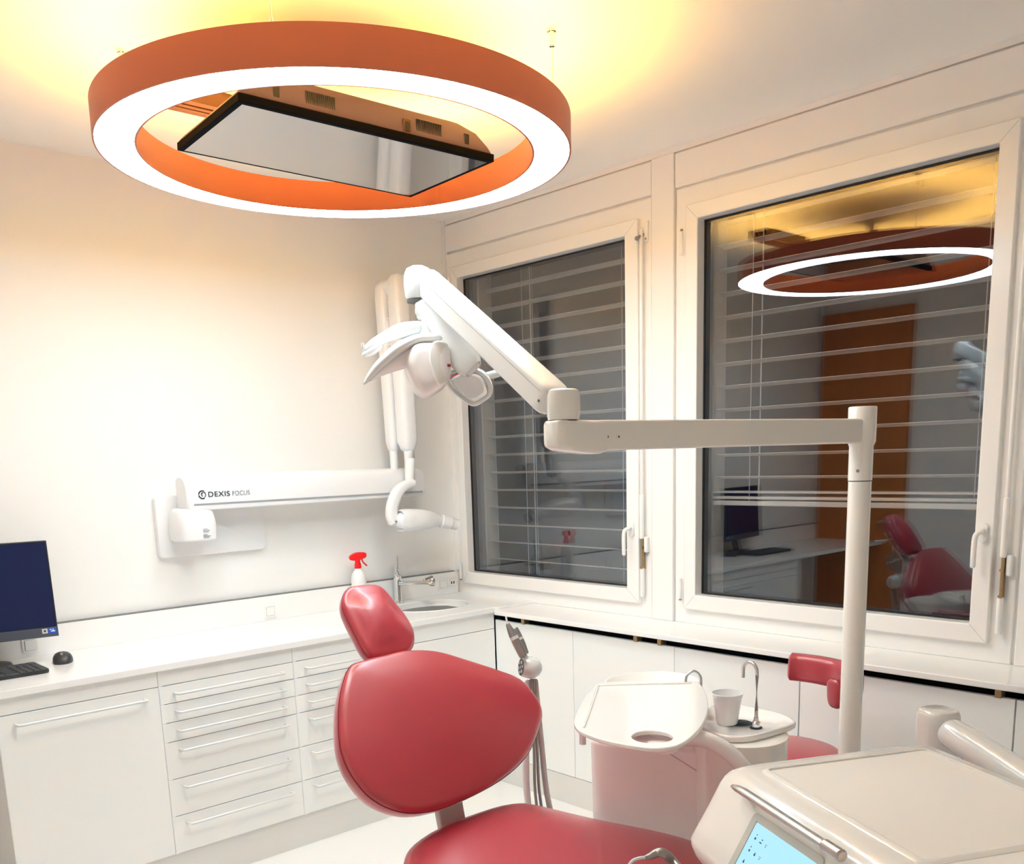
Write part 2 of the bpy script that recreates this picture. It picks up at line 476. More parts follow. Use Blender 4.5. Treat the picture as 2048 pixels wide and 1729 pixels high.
# sill, dark gap, panels below it
bm = B(-.292, -.0, YR, -.605, .866, .888)
sill = obj('window_sill', bm, 'worktop', loc=(0, -3, .866), bevel=.003, kind='structure')
bm = B(-.225, -.205, YR, -.575, .80, .866); st('trim_8', bm, 'gap', loc=(-.2, -3, .80))  # black strip, shade of the recess under the sill put into its colour
gap_top = on(1240, 1277, 0, -.245)[2]
ys = [-.5735, -1.100, -1.672, -2.243, -2.409, -2.985, -3.56, -4.14, -4.72, YR]
for i in range(len(ys) - 1):
    g = .004 if i == 3 or i == 4 else .0012
    bm = B(-.258, -.240, ys[i + 1] + g, ys[i] - g, .142, gap_top)
    st('trim_%d' % (9 + i), bm, 'laminate', loc=(-.24, (ys[i] + ys[i + 1]) / 2, .142), bevel=.0008)
bm = B(-.2405, -.215, YR, -.576, .0, gap_top - .004); st('trim_18', bm, 'seam', loc=(-.23, -3, 0))
bm = B(-.256, -.2405, YR, -.576, .0, .139); st('baseboard_right', bm, 'plinth', loc=(-.24, -3, 0))
bm = B(XL, XL + .014, YR, -.72, 0, .06); st('baseboard_left', bm, 'plinth', loc=(XL, -3, 0))
bm = B(XL, 0, YR, YR + .014, 0, .06); st('baseboard_front', bm, 'plinth', loc=(-2, YR, 0))
for k, (u, v) in enumerate(((1045, 1243), (1270, 1279), (1318, 1286), (1595, 1325), (1996, 1386))):
    p = on(u, v, 0, -.262); br = (-.257, -.226)
    bm = B(-.262, -.226, p[1] - .010, p[1] + .010, gap_top - .002, .866)
    obj('sill_bracket', bm, 'brass', loc=(-.25, p[1], gap_top), cat='bracket', group='brass brackets in the gap under the sill', bevel=.001,
        label=['small brass bracket under the sill above the grey instrument holder', 'small brass bracket under the sill below the mullion, left of a pair',
               'small brass bracket under the sill below the mullion, right of a pair', 'small brass bracket under the sill beside the red stool backrest',
               'small brass bracket under the sill at the far right by the support arm'][k])

# wooden door behind the camera (seen mirrored in the big window)
d = structure('door_1', (XL, -.4, 0))
bm = B(XL, XL + .045, -.74, -.03, 0, 2.62); obj('door_leaf', bm, 'wood', d, bevel=.003)
bm = bmesh.new(); P = cr([(XL + .045, -.68, 1.05), (XL + .09, -.68, 1.05), (XL + .10, -.64, 1.05), (XL + .10, -.56, 1.05)], 4); sweep(bm, P, .010, n=12); obj('door_handle', bm, 'metal', d)

# exterior venetian blinds
def blind(name, label, y0, y1, zs, rail_z, xs, cords):
    t = thing(name, label, 'blind', (xs, (y0 + y1) / 2, rail_z), 'outside venetian blinds')
    bm = bmesh.new()
    for z in zs:
        rows = []
        for i in range(7):
            a = i / 6 - .5; x = xs + a * .044; zz = z - a * .010 - (a * a) * .012 + .003
            rows.append([V((x, y0, zz)), V((x, y1, zz)), V((x, y1, zz - .002)), V((x, y0, zz - .002))])
        loft(bm, rows)
    obj('slats', bm, 'slat', t, kind='stuff' if len(zs) > 100 else None)
    bm = bmesh.new()
    for z, dx in ((rail_z, .010), (rail_z + .045, .004), (rail_z + .022, .006)): box(bm, xs - .04, xs + .04, y1, y0, z - dx, z + dx)
    obj('bottom_rail', bm, 'slat', t, bevel=.003)
    bm = B(xs - .045, xs + .045, y1, y0, 2.62, 2.66); obj('head_rail', bm, 'slat', t)
    for c in cords:
        bm = bmesh.new()
        for dx in (-.036, .036): cyl(bm, (xs + dx, c, rail_z), (xs + dx, c, 2.62), .0018, n=6)
        cyl(bm, (xs, c - .022, rail_z), (xs, c - .022, 2.62), .0030, n=6)
        obj('cord', bm, 'cord', t)
    return t


zr = on(1548, 1008, 0, .10)[2]
z0 = on(1548, 668, 0, .10)[2]
blind('venetian_blind', 'half-lowered beige slat blind outside the large window', -1.60, -2.86, [z0 + .0925 * k for k in range(-9, 6) if zr + .07 < z0 + .0925 * k < 2.6], zr, .135, (-1.78, -2.68))
blind('venetian_blind', 'fully lowered beige slat blind outside the small corner window', -.13, -1.34, [.985 + .0925 * k for k in range(18)], .93, .135, (-.45, -1.10))
bm = bmesh.new()
for y in (-.12, -1.345, -1.595, -2.865): box(bm, .10, .18, y - .006, y + .006, .885, 2.651)
st('trim_19', bm, 'slat', loc=(.14, -1, .885))
bm = bmesh.new(); box(bm, 6, 6.2, -12, 10, -1, 6); st('wall_outside', bm, 'outside', loc=(6, 0, 0))
# ================================================================== CABINETS AND WORKTOP
FY = -.571
def bar_handle(x0, x1, z, parent):
    bm = bmesh.new(); y = FY - .034
    P = [(x0, FY, z), (x0, y + .008, z), (x0 + .003, y + .002, z), (x0 + .010, y, z), (x1 - .010, y, z), (x1 - .003, y + .002, z), (x1, y + .008, z), (x1, FY, z)]
    sweep(bm, P, .0052, n=12, rnd=False)
    return obj('handle', bm, 'handle', parent)


def cabinet(name, label, x0, x1, lines, kind, group=None):
    """lines: front joints from the top down"""
    t = thing(name, label, 'cabinet', ((x0 + x1) / 2, FY / 2, 0), group)
    bm = bmesh.new(); box(bm, x0 + .0005, x1 - .0005, FY + .019, -.004, .141, .872); obj('body', bm, 'seam', t)
    bm = bmesh.new(); box(bm, x0 + .0003, x0 + .016, FY + .002, -.004, .1405, .8725); obj('side_panel', bm, 'laminate', t)
    bm = B(x0 + .0014, x1 - .0014, FY, FY + .018, lines[0] + .0012, .871); obj('fascia', bm, 'laminate', t, bevel=.0008)
    for a, b in zip(lines, lines[1:]):
        bm = B(x0 + .0014, x1 - .0014, FY, FY + .018, b + .0014, a - .0014)
        p = obj(kind, bm, 'laminate', t, bevel=.0008)
        if kind == 'drawer': bar_handle(x0 + .057, x1 - .057, a - .033, p)
        elif name == 'base_cabinet': bar_handle(x0 + .057, x1 - .057, a - .036, p)
    bm = B(x0, x1, FY + .010, FY + .028, 0, .139); obj('plinth', bm, 'plinth', t)
    return t


DL = [.812, .740, .666, .590, .442, .293, .142]
cabinet('base_cabinet', 'white one-door base cabinet with long bar handle below the computer', -2.508, -1.950, [.812, .142], 'door')
cabinet('drawer_unit', 'white six-drawer unit fully visible beside the one-door cabinet', -1.950, -1.382, DL, 'drawer', 'six-drawer units under the worktop')
cabinet('drawer_unit', 'white six-drawer unit half hidden behind the red backrest', -1.382, -.814, DL, 'drawer', 'six-drawer units under the worktop')
cabinet('sink_cabinet', 'white plain-fronted cabinet under the sink in the corner', -.814, -.262, [.792, .142], 'door')
wtt = thing('worktop', 'long white worktop running along the wall under the computer', 'worktop', (-1.9, -.3, .874))
bm = B(XL + .02, XL + .04, FY, -.004, 0, .872); obj('end_panel', bm, 'laminate', wtt, bevel=.001)

# worktop with an oval opening
SC = V((-.43, -.285)); SA, SB = .205, .165
bm = bmesh.new()
outer = [(XL + .004, -.001), (-.003, -.001), (-.003, -.603), (-.262, -.603), (-.275, -.590), (XL + .004, -.590)]
vo = [bm.verts.new((x, y, .900)) for x, y in outer]
vi = [bm.verts.new((SC[0] + SA * math.cos(2 * PI * i / 64), SC[1] + SB * math.sin(2 * PI * i / 64), .900)) for i in range(64)]
ed = [bm.edges.new((vo[i], vo[(i + 1) % 6])) for i in range(6)] + [bm.edges.new((vi[i], vi[(i + 1) % 64])) for i in range(64)]
bmesh.ops.triangle_fill(bm, use_beauty=True, use_dissolve=False, edges=ed, normal=(0, 0, 1))
g = bmesh.ops.extrude_face_region(bm, geom=bm.faces[:])
bmesh.ops.translate(bm, verts=[v for v in g['geom'] if isinstance(v, bmesh.types.BMVert)], vec=(0, 0, -.026))
wt = obj('slab', bm, 'worktop', wtt, bevel=.002)
bm = bmesh.new()
prof = [(1.04, .9008), (1.035, .9022), (1.0, .9022), (.975, .899), (.955, .885), (.93, .865), (.80, .842), (.5, .832), (.12, .829), (.09, .826)]
rings = [[V((SC[0] + SA * r * math.cos(2 * PI * i / 56), SC[1] + SB * r * math.sin(2 * PI * i / 56), z)) for i in range(56)] for r, z in prof]
rings = rings + [[V((p.x, p.y, p.z - .006)) for p in r] for r in rings[::-1]]
rings[-1] = [V((p.x, p.y, .9008)) for p in rings[0]]
loft(bm, rings, cap=False, closed=True)
sk = obj('sink', bm, 'worktop', loc=(SC[0], SC[1], .82), label='oval white basin sunk into the corner of the worktop', cat='sink')
bm = bmesh.new(); lathe(bm, V((SC[0], SC[1], .828)), [(.001, .006), (.02, .006), (.024, .003), (.024, 0)], n=24); obj('drain', bm, 'chrome', sk)

# faucet
t = thing('faucet', 'chrome lever faucet at the back of the corner sink', 'faucet', (-.475, -.075, .900))
bm = bmesh.new(); lathe(bm, V((-.475, -.075, .900)), [(.028, 0), (.028, .005), (.019, .012), (.018, .10), (.021, .105), (.021, .145), (.017, .15)], n=28); obj('body', bm, 'chrome', t)
bm = bmesh.new(); P = cr([(-.475, -.085, 1.000), (-.44, -.15, 1.005), (-.40, -.22, 1.008), (-.385, -.25, .998)], 5); sweep(bm, P, .014, .010, n=16); obj('spout', bm, 'chrome', t)
bm = bmesh.new(); lathe(bm, V((-.375, -.235, 1.010)), [(.012, -.02), (.014, -.015), (.014, .012), (.010, .018)], n=18); sweep(bm, [(-.40, -.20, 1.018), (-.315, -.16, 1.026)], .008, n=12); obj('aerator', bm, 'satin', t)
bm = bmesh.new(); sweep(bm, cr([(-.475, -.075, 1.045), (-.477, -.078, 1.075), (-.472, -.075, 1.145)], 4), [.011, .010, .009, .008, .007, .0065, .006, .0055, .005], n=12); obj('lever', bm, 'chrome', t)

# upstand with sockets
bm = bmesh.new()
loft(bm, [[V((x0_, 0, .900)), V((x0_, -.022, .900)), V((x1_, -.022, 1.016)), V((x1_, 0, 1.016))] for x0_, x1_ in ((XL + .004, XL + .004), (-.030, -.052))])
obj('upstand', bm, 'worktop', loc=(-1.9, 0, .900), label='low white upstand strip behind the worktop', cat='upstand', bevel=.0015)
bm = B(XL + .004, -.052, -.0215, -.0, 1.0162, 1.0212); st('trim_20', bm, 'seam', loc=(-2, 0, 1.016))


def socket(x, z, kind, label, s=.030):
    t = thing('wall_socket' if kind != 'switch' else 'wall_switch', label, 'socket' if kind != 'switch' else 'switch', (x, -.022, z), 'switches and sockets on the upstand')
    y = -.0221
    bm = bmesh.new(); loft(bm, [[V((x + a * q, y - h, z + b * q)) for a, b in rrect(-s, s, -s, s, .005)] for q, h in ((1, 0), (1, .005), (.96, .007))]); obj('frame', bm, 'socket', t)
    bm = bmesh.new(); q = .66 * s; loft(bm, [[V((x + a * w, y - h, z + b * w)) for a, b in rrect(-q, q, -q, q, .003)] for w, h in ((1.06, .0068), (1.0, .0095), (.95, .0105))]); r = obj('rocker' if kind == 'switch' else 'insert', bm, 'socket', t)
    if kind == 'usb':
        for dx in (-.008, .008):
            bm = B(x + dx - .0038, x + dx + .0038, y - .0112, y - .0106, z - .007, z + .007); obj('port', bm, 'black', r)
    bm = bmesh.new(); q = .7 * s; ring = [(x + a * 1.0, z + b * 1.0) for a, b in rrect(-q, q, -q, q, .004)]
    sweep(bm, [V((a, y - .0072, b)) for a, b in ring + ring[:1]], .0006, n=6, rnd=False); obj('joint', bm, 'seam', t)


socket(-2.225, .948, 'plain', 'white socket on the upstand just below the computer screen')
socket(-1.176, .945, 'plain', 'white socket on the upstand midway along the worktop')
socket(-.147, .957, 'switch', 'white switch on the upstand in the corner beside the two-port socket')
socket(-.079, .959, 'usb', 'white socket with two dark ports at the corner end of the upstand')

# spray bottle
bx, by = -.722, -.095
t = thing('spray_bottle', 'white spray bottle with red trigger head behind the headrest', 'bottle', (bx, by, .900))
bm = bmesh.new(); lathe(bm, V((bx, by, .900)), [(.030, 0), (.036, .004), (.037, .02), (.037, .150), (.034, .172), (.024, .190), (.016, .198), (.015, .205)], n=32); obj('body', bm, 'bottle', t)
ex = V((.93, -.36, 0)).normalized(); ey = V((.36, .93, 0))
bm = bmesh.new()
lathe(bm, V((bx, by, 1.104)), [(.016, 0), (.017, .004), (.016, .022), (.013, .03), (.014, .045)], n=20)
hp = [(-.040, .052), (-.036, .044), (-.015, .040), (.008, .040), (.022, .046), (.036, .050), (.043, .056), (.045, .070), (.034, .078), (.0, .080), (-.024, .074), (-.040, .062)]
prism(bm, cr(hp, 3, closed=True), V((bx, by, 1.104)), ex, Z, ey, -.010, .010)
h = obj('trigger_head', bm, 'red', t, bevel=.003, angle=50)
bm = bmesh.new(); P = [V((bx, by, 1.104)) + ex * a + Z * b for a, b in cr([(.020, .050), (.026, .032), (.036, .020), (.046, .010)], 4)]; sweep(bm, P, .0042, .006, up=ey, n=12); obj('trigger', bm, 'red', h)

# ------------------------------------------------------------------ computer
wz = .900
A = on(118, 1272, 1, -.215)                                   # lower right corner of the screen housing
yaw = math.radians(-9); mx_ = V((math.cos(yaw), math.sin(yaw), 0)); ty_ = V((-math.sin(yaw), math.cos(yaw), 0))
up_ = (Z * math.cos(math.radians(3)) + ty_ * math.sin(math.radians(3))).normalized(); nb = mx_.cross(up_) * -1          # nb points away from viewer
if nb.y < 0: nb = -nb
t = thing('computer', 'black all-in-one computer at the left end of the worktop', 'computer', (A.x - .27, A.y + .09, wz))
HT = (on(85, 1082, 1, A.y + .01) - A).length
bm = bmesh.new(); obox(bm, A, mx_, up_, nb, -.545, 0, 0, HT, .002, .030); obj('housing', bm, 'black', t, bevel=.003)
bm = bmesh.new(); obox(bm, A, mx_, up_, nb, -.540, -.006, .038, HT - .007, -.0006, .0018); obj('screen', bm, 'navy', t)
bm = bmesh.new(); obox(bm, A, mx_, up_, nb, -.545, 0, 0, .036, -.001, .004); c = obj('chin', bm, 'bezel', t, bevel=.001, label='slate grey bottom bezel')
bm = bmesh.new(); obox(bm, A, mx_, up_, nb, -.034, -.007, .013, .032, -.0016, -.001); q = obj('sticker', bm, 'sticker_blue', c, label='blue processor sticker')
bm = bmesh.new(); obox(bm, A, mx_, up_, nb, -.056, -.037, .014, .032, -.0016, -.001); q2 = obj('sticker', bm, 'sticker_grey', c, label='grey square sticker')
bm = bmesh.new()
obox(bm, A, mx_, up_, nb, -.030, -.022, .026, .029, -.0020, -.0016); obox(bm, A, mx_, up_, nb, -.026, -.011, .019, .0225, -.0020, -.0016); obox(bm, A, mx_, up_, nb, -.019, -.016, .0225, .029, -.0020, -.0016)
obj('print', bm, 'bottle', c)
bm = bmesh.new(); obox(bm, A, mx_, up_, nb, -.050, -.043, .020, .027, -.0020, -.0016); obj('print', bm, 'black', c)
ft = V((A.x - .27, A.y + .095, wz))
bm = bmesh.new(); lathe(bm, ft, [(.10, 0), (.105, .003), (.10, .010), (.06, .016), (.02, .018)], n=40, sx=1.15, sy=.85, ref=X); obj('foot', bm, 'black', t)
bm = bmesh.new(); sweep(bm, [ft + Z * .012, ft + Z * .07 + ty_ * .02, ft + Z * .2 + ty_ * .02], .03, .010, up=ty_, n=16, pw=3, rnd=False); obj('neck', bm, 'black', t)

# keyboard
kx1, ky0, ky1 = -2.270, -.225, -.410
kz = wz
t = thing('keyboard', 'dark grey keyboard in front of the computer', 'keyboard', (kx1 - .2, -.3, kz))
bm = bmesh.new(); loft(bm, [[V((kx1 - .22 + a, -.3075 + b, z)) for a, b in rrect(-.22 + e, .22 - e, -.0925 + e, .0925 - e, .012)] for z, e in ((kz, .002), (kz + .006, 0), (kz + .014, .001), (kz + .016, .003))]); kb = obj('base', bm, 'darkgrey', t)
n = 0
for r in range(6):
    for c in range(18):
        x = kx1 - .012 - c * .0232; y = ky0 - .012 - r * .0285 - (.004 if r else 0)
        if c in (4, 8): continue
        bm = bmesh.new(); w = .0098; hh = .0125 if r else .008
        loft(bm, [[V((x - .0105 + a, y - hh + b, z)) for a, b in ((-w + e, -hh + e), (w - e, -hh + e), (w - e, hh - e), (-w + e, hh - e))] for z, e in ((kz + .0155, 0), (kz + .019, .0012))])
        if n < 96: obj('key', bm, 'keycap', t); n += 1
        else: bm.free()

# mouse
p = on(127, 1334, 2, wz); p.y = -.235; p.x = on(127, 1330, 1, -.235).x
t = thing('mouse', 'dark grey wireless mouse to the right of the keyboard', 'mouse', (p.x, p.y, wz))
d1 = V((-.35, -.94, 0)).normalized(); d2 = V((.94, -.35, 0))
bm = bmesh.new(); rings = []
for i in range(15):
    a = -1 + 2 * i / 14; w = .036 * math.sqrt(max(1 - a * a * .96, .01)) ** .8; hgt = .038 * (1 - .55 * (a - .1) ** 2) * math.sqrt(max(1 - a ** 4, .02))
    rings.append([p * 1 + d1 * a * .056 + d2 * w * math.copysign(abs(math.cos(q)) ** .85, math.cos(q)) + Z * (max(math.sin(q), 0) ** .8 * hgt + (.0 if math.sin(q) < 0 else .004)) - Z * (p.z - wz) for q in [2 * PI * k / 22 for k in range(22)]])
loft(bm, rings); mo = obj('body', bm, 'darkgrey', t, angle=60)
bm = bmesh.new(); cyl(bm, p + d1 * .026 - d2 * .004 + Z * (.0325 - p.z + wz), p + d1 * .026 + d2 * .004 + Z * (.0325 - p.z + wz), .009, n=18); obj('scroll_wheel', bm, 'instr', t)
# ================================================================== RING LAMP
RC = V((-1.602, -1.482, 2.492)); RN = V((.008, -.002, 1)).normalized()
RX = Y.cross(RN).normalized(); RY = RN.cross(RX)
RO, RI, RH = .677, .565, .092


def ringmesh(bm, prof, n=160, mi=0):
    rings = [[RC + RX * r * math.cos(2 * PI * i / n) + RY * r * math.sin(2 * PI * i / n) + RN * h for i in range(n)] for r, h in prof]
    loft(bm, rings, closed=True, mi=mi)


t = thing('pendant_ring_lamp', 'large copper-orange ring lamp hanging from the ceiling with glowing white underside', 'lamp', tuple(RC + RN * RH))
bm = bmesh.new(); ringmesh(bm, [(RO, 0), (RO, RH), (RO - .005, RH), (RO - .005, .0)]); obj('outer_band', bm, 'copper', t)
bm = bmesh.new(); ringmesh(bm, [(RI, 0), (RI + .005, 0), (RI + .005, RH), (RI, RH)]); obj('inner_band', bm, 'copper', t)
bm = bmesh.new(); ringmesh(bm, [(RI + .0055, .001), (RO - .0055, .001), (RO - .0055, .006), (RI + .0055, .006)]); obj('diffuser', bm, 'led', t, label='glowing white diffuser')
bm = bmesh.new(); ringmesh(bm, [(RI + .0055, .060), (RO - .0055, .060), (RO - .0055, .066), (RI + .0055, .066)]); obj('top_panel', bm, 'copper', t)
bm = bmesh.new(); ringmesh(bm, [(RI + .022, .0665), (RO - .022, .0665), (RO - .022, .070), (RI + .022, .070)]); obj('uplight', bm, 'uplight', t, label='amber light strip on top')
for a in (45, 135, 223.5, 315.6):
    p = RC + RX * .627 * math.cos(math.radians(a)) + RY * .627 * math.sin(math.radians(a)) + RN * .066
    bm = bmesh.new(); cyl(bm, p, p + Z * .05, .005, n=12); cyl(bm, p + Z * .04, (p.x, p.y, H - .02), .0018, n=8)
    cyl(bm, (p.x, p.y, H - .045), (p.x, p.y, H - .006), .0085, n=16); cyl(bm, (p.x, p.y, H - .006), (p.x, p.y, H), .013, n=20)
    obj('suspension_cable', bm, 'chrome', t)

# ------------------------------------------------------------------ ceiling screen inside the ring
s_ = .80 / .55
def mon(a): return C0 + (V(a) - C0) * s_
MA, MB_, MC_, MD = mon((-2.381, -2.031, 2.253)), mon((-2.392, -2.375, 2.245)), mon((-1.846, -2.437, 2.224)), mon((-1.835, -2.093, 2.232))
me1 = ((MD - MA) + (MC_ - MB_)).normalized(); mup = me1.cross((MB_ - MA)).normalized()
if mup.z < 0: mup = -mup
me2 = mup.cross(me1).normalized()           # towards the window-away side (+y)
MO = (MA + MB_ + MC_ + MD) / 4
hl, hw = ((MD - MA).length + (MC_ - MB_).length) / 4, ((MB_ - MA).length + (MC_ - MD).length) / 4
t = thing('ceiling_screen', 'bronze-cased flat screen facing down inside the ring lamp', 'screen', tuple(MO + mup * .09))
def mbox(bm, a0, a1, b0, b1, c0, c1): obox(bm, MO, me1, me2, mup, a0, a1, b0, b1, c0, c1)
bm = bmesh.new(); mbox(bm, -hl, hl, -hw, hw, .0, .022); obj('frame', bm, 'gap', t, bevel=.002)
bm = bmesh.new(); mbox(bm, -hl + .016, hl - .016, -hw + .016, hw - .016, -.0008, .0005); obj('display', bm, 'screen', t, smooth=False)
bm = bmesh.new(); rings = []
prof = [(0, .022, .002), (0, .026, .000), (.012, .040, .004), (.05, .070, .014), (.11, .088, .03), (.13, .092, .05)]
for dx, h, dy in prof:
    rings.append([MO + me1 * a + me2 * b + mup * h for a, b in rrect(-hl + .004 + dx, hl - .004 - dx, -hw + .004 + dy * .4, hw - .004 - dy, .012, 4)])
loft(bm, rings); cs = obj('casing', bm, 'casing', t, angle=50)
fs = -hw + .004                              # camera-side face of the casing
def facebox(bm, a0, a1, h0, h1, d0, d1): mbox(bm, a0, a1, fs + d0 + h0 * .07, fs + d1 + h0 * .07, h0, h1)
for a0 in (-hl + .19, hl - .27):
    bm = bmesh.new()
    for i in range(15): facebox(bm, a0 + i * .0058, a0 + i * .0058 + .0032, .034, .068, -.0012, .004)
    obj('vent', bm, 'black', cs)
bm = bmesh.new(); facebox(bm, .085, .112, .020, .062, -.004, .004); k = obj('latch', bm, 'rail', cs, bevel=.003)
bm = bmesh.new(); facebox(bm, .090, .107, .026, .054, -.006, .004); obj('latch_hole', bm, 'black', k, bevel=.002)
for a0 in (-hl + .098, hl - .105):
    bm = bmesh.new(); facebox(bm, a0, a0 + .017, .032, .062, -.0015, .004); obj('button', bm, 'black', cs, bevel=.001)
bm = bmesh.new()
AP = V((-1.79, -1.53, H))
cyl(bm, MO + mup * .088 + me1 * -.14, MO + mup * .125 + me1 * -.14, .06, n=28); obj('swivel_plate', bm, 'rail', t)
bm = bmesh.new(); q = MO + me1 * -.14 + mup * .12
lathe(bm, V((q.x, q.y, H)), [(.02, -.14), (.022, -.03), (.09, -.028), (.10, -.016), (.10, 0)], n=36); cyl(bm, q, (q.x, q.y, H - .13), .024, n=20)
obj('ceiling_mount', bm, 'wall', t, bevel=.001)

t = thing('ceiling_rail', 'dark grooved rail on the ceiling behind the hanging screen', 'rail', (-1.9, -.86, H))
bm = bmesh.new(); xa, xb = -1.90, -1.50
for y0, y1, z in ((-.920, -.890, 2.765), (-.886, -.868, 2.778), (-.862, -.842, 2.770), (-.836, -.800, 2.768)): box(bm, xa, xb, y0, y1, z, H)
box(bm, xa, xb, -.919, -.801, 2.785, H)
obj('profile', bm, 'rail', t, bevel=.001)

# ================================================================== X-RAY UNIT ON THE WALL
t = thing('xray_unit', 'white wall-mounted dental x-ray unit with long arm and folded scissor arm', 'x-ray unit', (-1.42, 0, 1.237))
bm = bmesh.new(); loft(bm, [[V(((-1.672 - 1.171) / 2 + a * (1 - e), -y, 1.370 + b * (1 - e * 1.8))) for a, b in rrect(-.2505, .2505, -.133, .133, .022)] for y, e in ((0, 0), (.022, 0), (.028, .01), (.030, .03))])
obj('wall_mount', bm, 'xray', t)
L_ = lambda u, v, y: on(u, v, 1, y)
bx0, bx1 = L_(343, 1050, -.10).x, L_(432, 1050, -.14).x; bz1, bz0 = L_(385, 1018, -.19).z, L_(390, 1084, -.19).z
cxb = (bx0 + bx1) / 2; hb = (bx1 - bx0) / 2
def sq(c, a, b, z, pw, n=36):
    return [V((c[0] + a * math.copysign(abs(math.cos(2 * PI * i / n)) ** (2 / pw), math.cos(2 * PI * i / n)), c[1] + b * math.copysign(abs(math.sin(2 * PI * i / n)) ** (2 / pw), math.sin(2 * PI * i / n)), z)) for i in range(n)]
bm = bmesh.new(); loft(bm, [sq((cxb, -.105), hb * k, .085 * k, z, 3.2) for z, k in ((bz0, .90), (bz0 + .006, .97), (bz0 + .05, 1.0), (bz1 - .05, .97), (bz1 - .02, .90), (bz1 - .004, .80), (bz1, .72))])
pb = obj('pivot_block', bm, 'xray', t)
bm = bmesh.new()
for r in range(7):
    w = (.020, .030, .026, 0, .018, .032, .027)[r]
    if w: box(bm, cxb + .006, cxb + .006 + w, -.1905, -.1895, bz0 + .048 - r * .0058, bz0 + .0502 - r * .0058)
obj('type_print', bm, 'textgrey', pb, label='faint grey lines of small print')
# long horizontal arm, D-shaped section
z1, z0 = L_(385, 950, -.10).z, L_(378, 1022, -.185).z
ax0, ax1 = L_(356, 985, -.10).x, L_(832, 965, -.10).x
def dsec(x, s=1):
    h = z1 - z0; P = []
    for a, b in cr([(-.055, 0), (-.058, .3), (-.056, .6), (-.045, .85), (-.015, .985), (.015, 1), (.040, .97), (.054, .85), (.056, .5), (.056, .14), (.048, .01), (.03, 0), (-.03, 0)], 3, closed=True):
        P.append(V((x, -.120 + a * s, (z0 + z1) / 2 + (b - .5) * h * s)))
    return P
bm = bmesh.new(); loft(bm, [dsec(ax0, .6), dsec(ax0 + .004, .85), dsec(ax0 + .012, .96), dsec(ax0 + .026, 1), dsec(ax1 - .02, .93), dsec(ax1, .85)])
la = obj('long_arm', bm, 'xray', t, angle=28)
bm = B(ax0 + .03, ax1 - .02, -.1785, -.170, z0 + .018, z0 + .026); obj('groove', bm, 'textgrey', la)
bm = bmesh.new(); cyl(bm, (cxb, -.105, bz1 - .001), (cxb, -.105, z0 + .004), .045, n=30); obj('pivot_collar', bm, 'joint', t)
# logo and lettering (exactly as on the arm)
ly = -.1795
lc = L_(405, 990, ly); hgt = .021
bm = bmesh.new(); n = 28
def arc(bm, c, r0, r1, a0, a1, y=ly):
    k = 16; A = [[V((c.x + r * math.cos(math.radians(a0 + (a1 - a0) * i / k)), y, c.z + r * math.sin(math.radians(a0 + (a1 - a0) * i / k)))) for i in range(k + 1)] for r in (r0, r1)]
    va = [[bm.verts.new(p) for p in r] for r in A]; vb = [[bm.verts.new(p + Y * .003) for p in r] for r in A]
    for i in range(k):
        bm.faces.new((va[0][i], va[0][i + 1], va[1][i + 1], va[1][i])); bm.faces.new((va[1][i], va[1][i + 1], vb[1][i + 1], vb[1][i])); bm.faces.new((va[0][i], vb[0][i], vb[0][i + 1], va[0][i + 1]))
arc(bm, lc, .0135, .0185, 60, 175); arc(bm, lc, .0135, .0185, 185, 300); arc(bm, lc, .0125, .0155, -50, 48); arc(bm, lc + X * .002, .004, .0075, 95, 265); arc(bm, lc + X * .004, .0085, .0105, 20, 160)
obj('logo', bm, 'text', la, label='round dark emblem', smooth=False)
def word(s, u0, u1, v, size, sp, m, name):
    a = L_(u0, v, ly); b = L_(u1, v, ly); bm = text_bm(s, size, V((0, 0, 0)), X, Z, .001, sp)
    w = max(q.co.x for q in bm.verts) - min(q.co.x for q in bm.verts); mn = min(q.co.x for q in bm.verts); k = (b.x - a.x) / w
    for q in bm.verts: q.co = V((a.x + (q.co.x - mn) * k, ly + q.co.y * 1.0 + .0005, lc.z - size * .34 + q.co.z))
    obj(name, bm, m, la, smooth=False)
word('DEXIS', 417, 460, 990, .031, 1.1, 'text', 'lettering'); word('FOCUS', 465, 500, 987, .029, 1.1, 'textgrey', 'lettering')
# folded scissor arm: two tall bars
def bar(name, u0, v0, u1, v1, y, hwid, dep, parent):
    a, b = L_(u0, v0, y), L_(u1, v1, y); x = (a.x + b.x) / 2; bm = bmesh.new()
    pts = [V((a.x, y, a.z)), V((a.x, y, a.z - .06)), V((x, y, (a.z + b.z) / 2)), V((b.x, y, b.z + .05)), V((b.x, y, b.z))]
    sweep(bm, pts, [hwid * .92, hwid, hwid, hwid * .95, hwid * .8], [dep * .9, dep, dep, dep, dep * .8], up=Y, pw=3.5, n=28)
    return obj(name, bm, 'xray', parent), a, b
lb, a1_, b1_ = bar('lower_arm', 763, 566, 787, 905, -.125, .030, .034, t)
rb, a2_, b2_ = bar('upper_arm', 794, 548, 816, 905, -.215, .044, .045, t)
bm = bmesh.new(); cyl(bm, (a2_.x - .01, -.12, a2_.z - .055), (a2_.x - .01, -.20, a2_.z - .055), .036, n=28); obj('elbow_joint', bm, 'xray', t)
bm = bmesh.new()
for dz in (.165, .29): box(bm, (a1_.x + a2_.x) / 2 - .018, (a1_.x + a2_.x) / 2 + .02, -.175, -.15, a1_.z - dz - .004, a1_.z - dz)
box(bm, (a1_.x + a2_.x) / 2 - .022, (a1_.x + a2_.x) / 2 + .03, -.17, -.13, a1_.z - .29, a1_.z - .169)
obj('link_cover', bm, ['xray'], t)
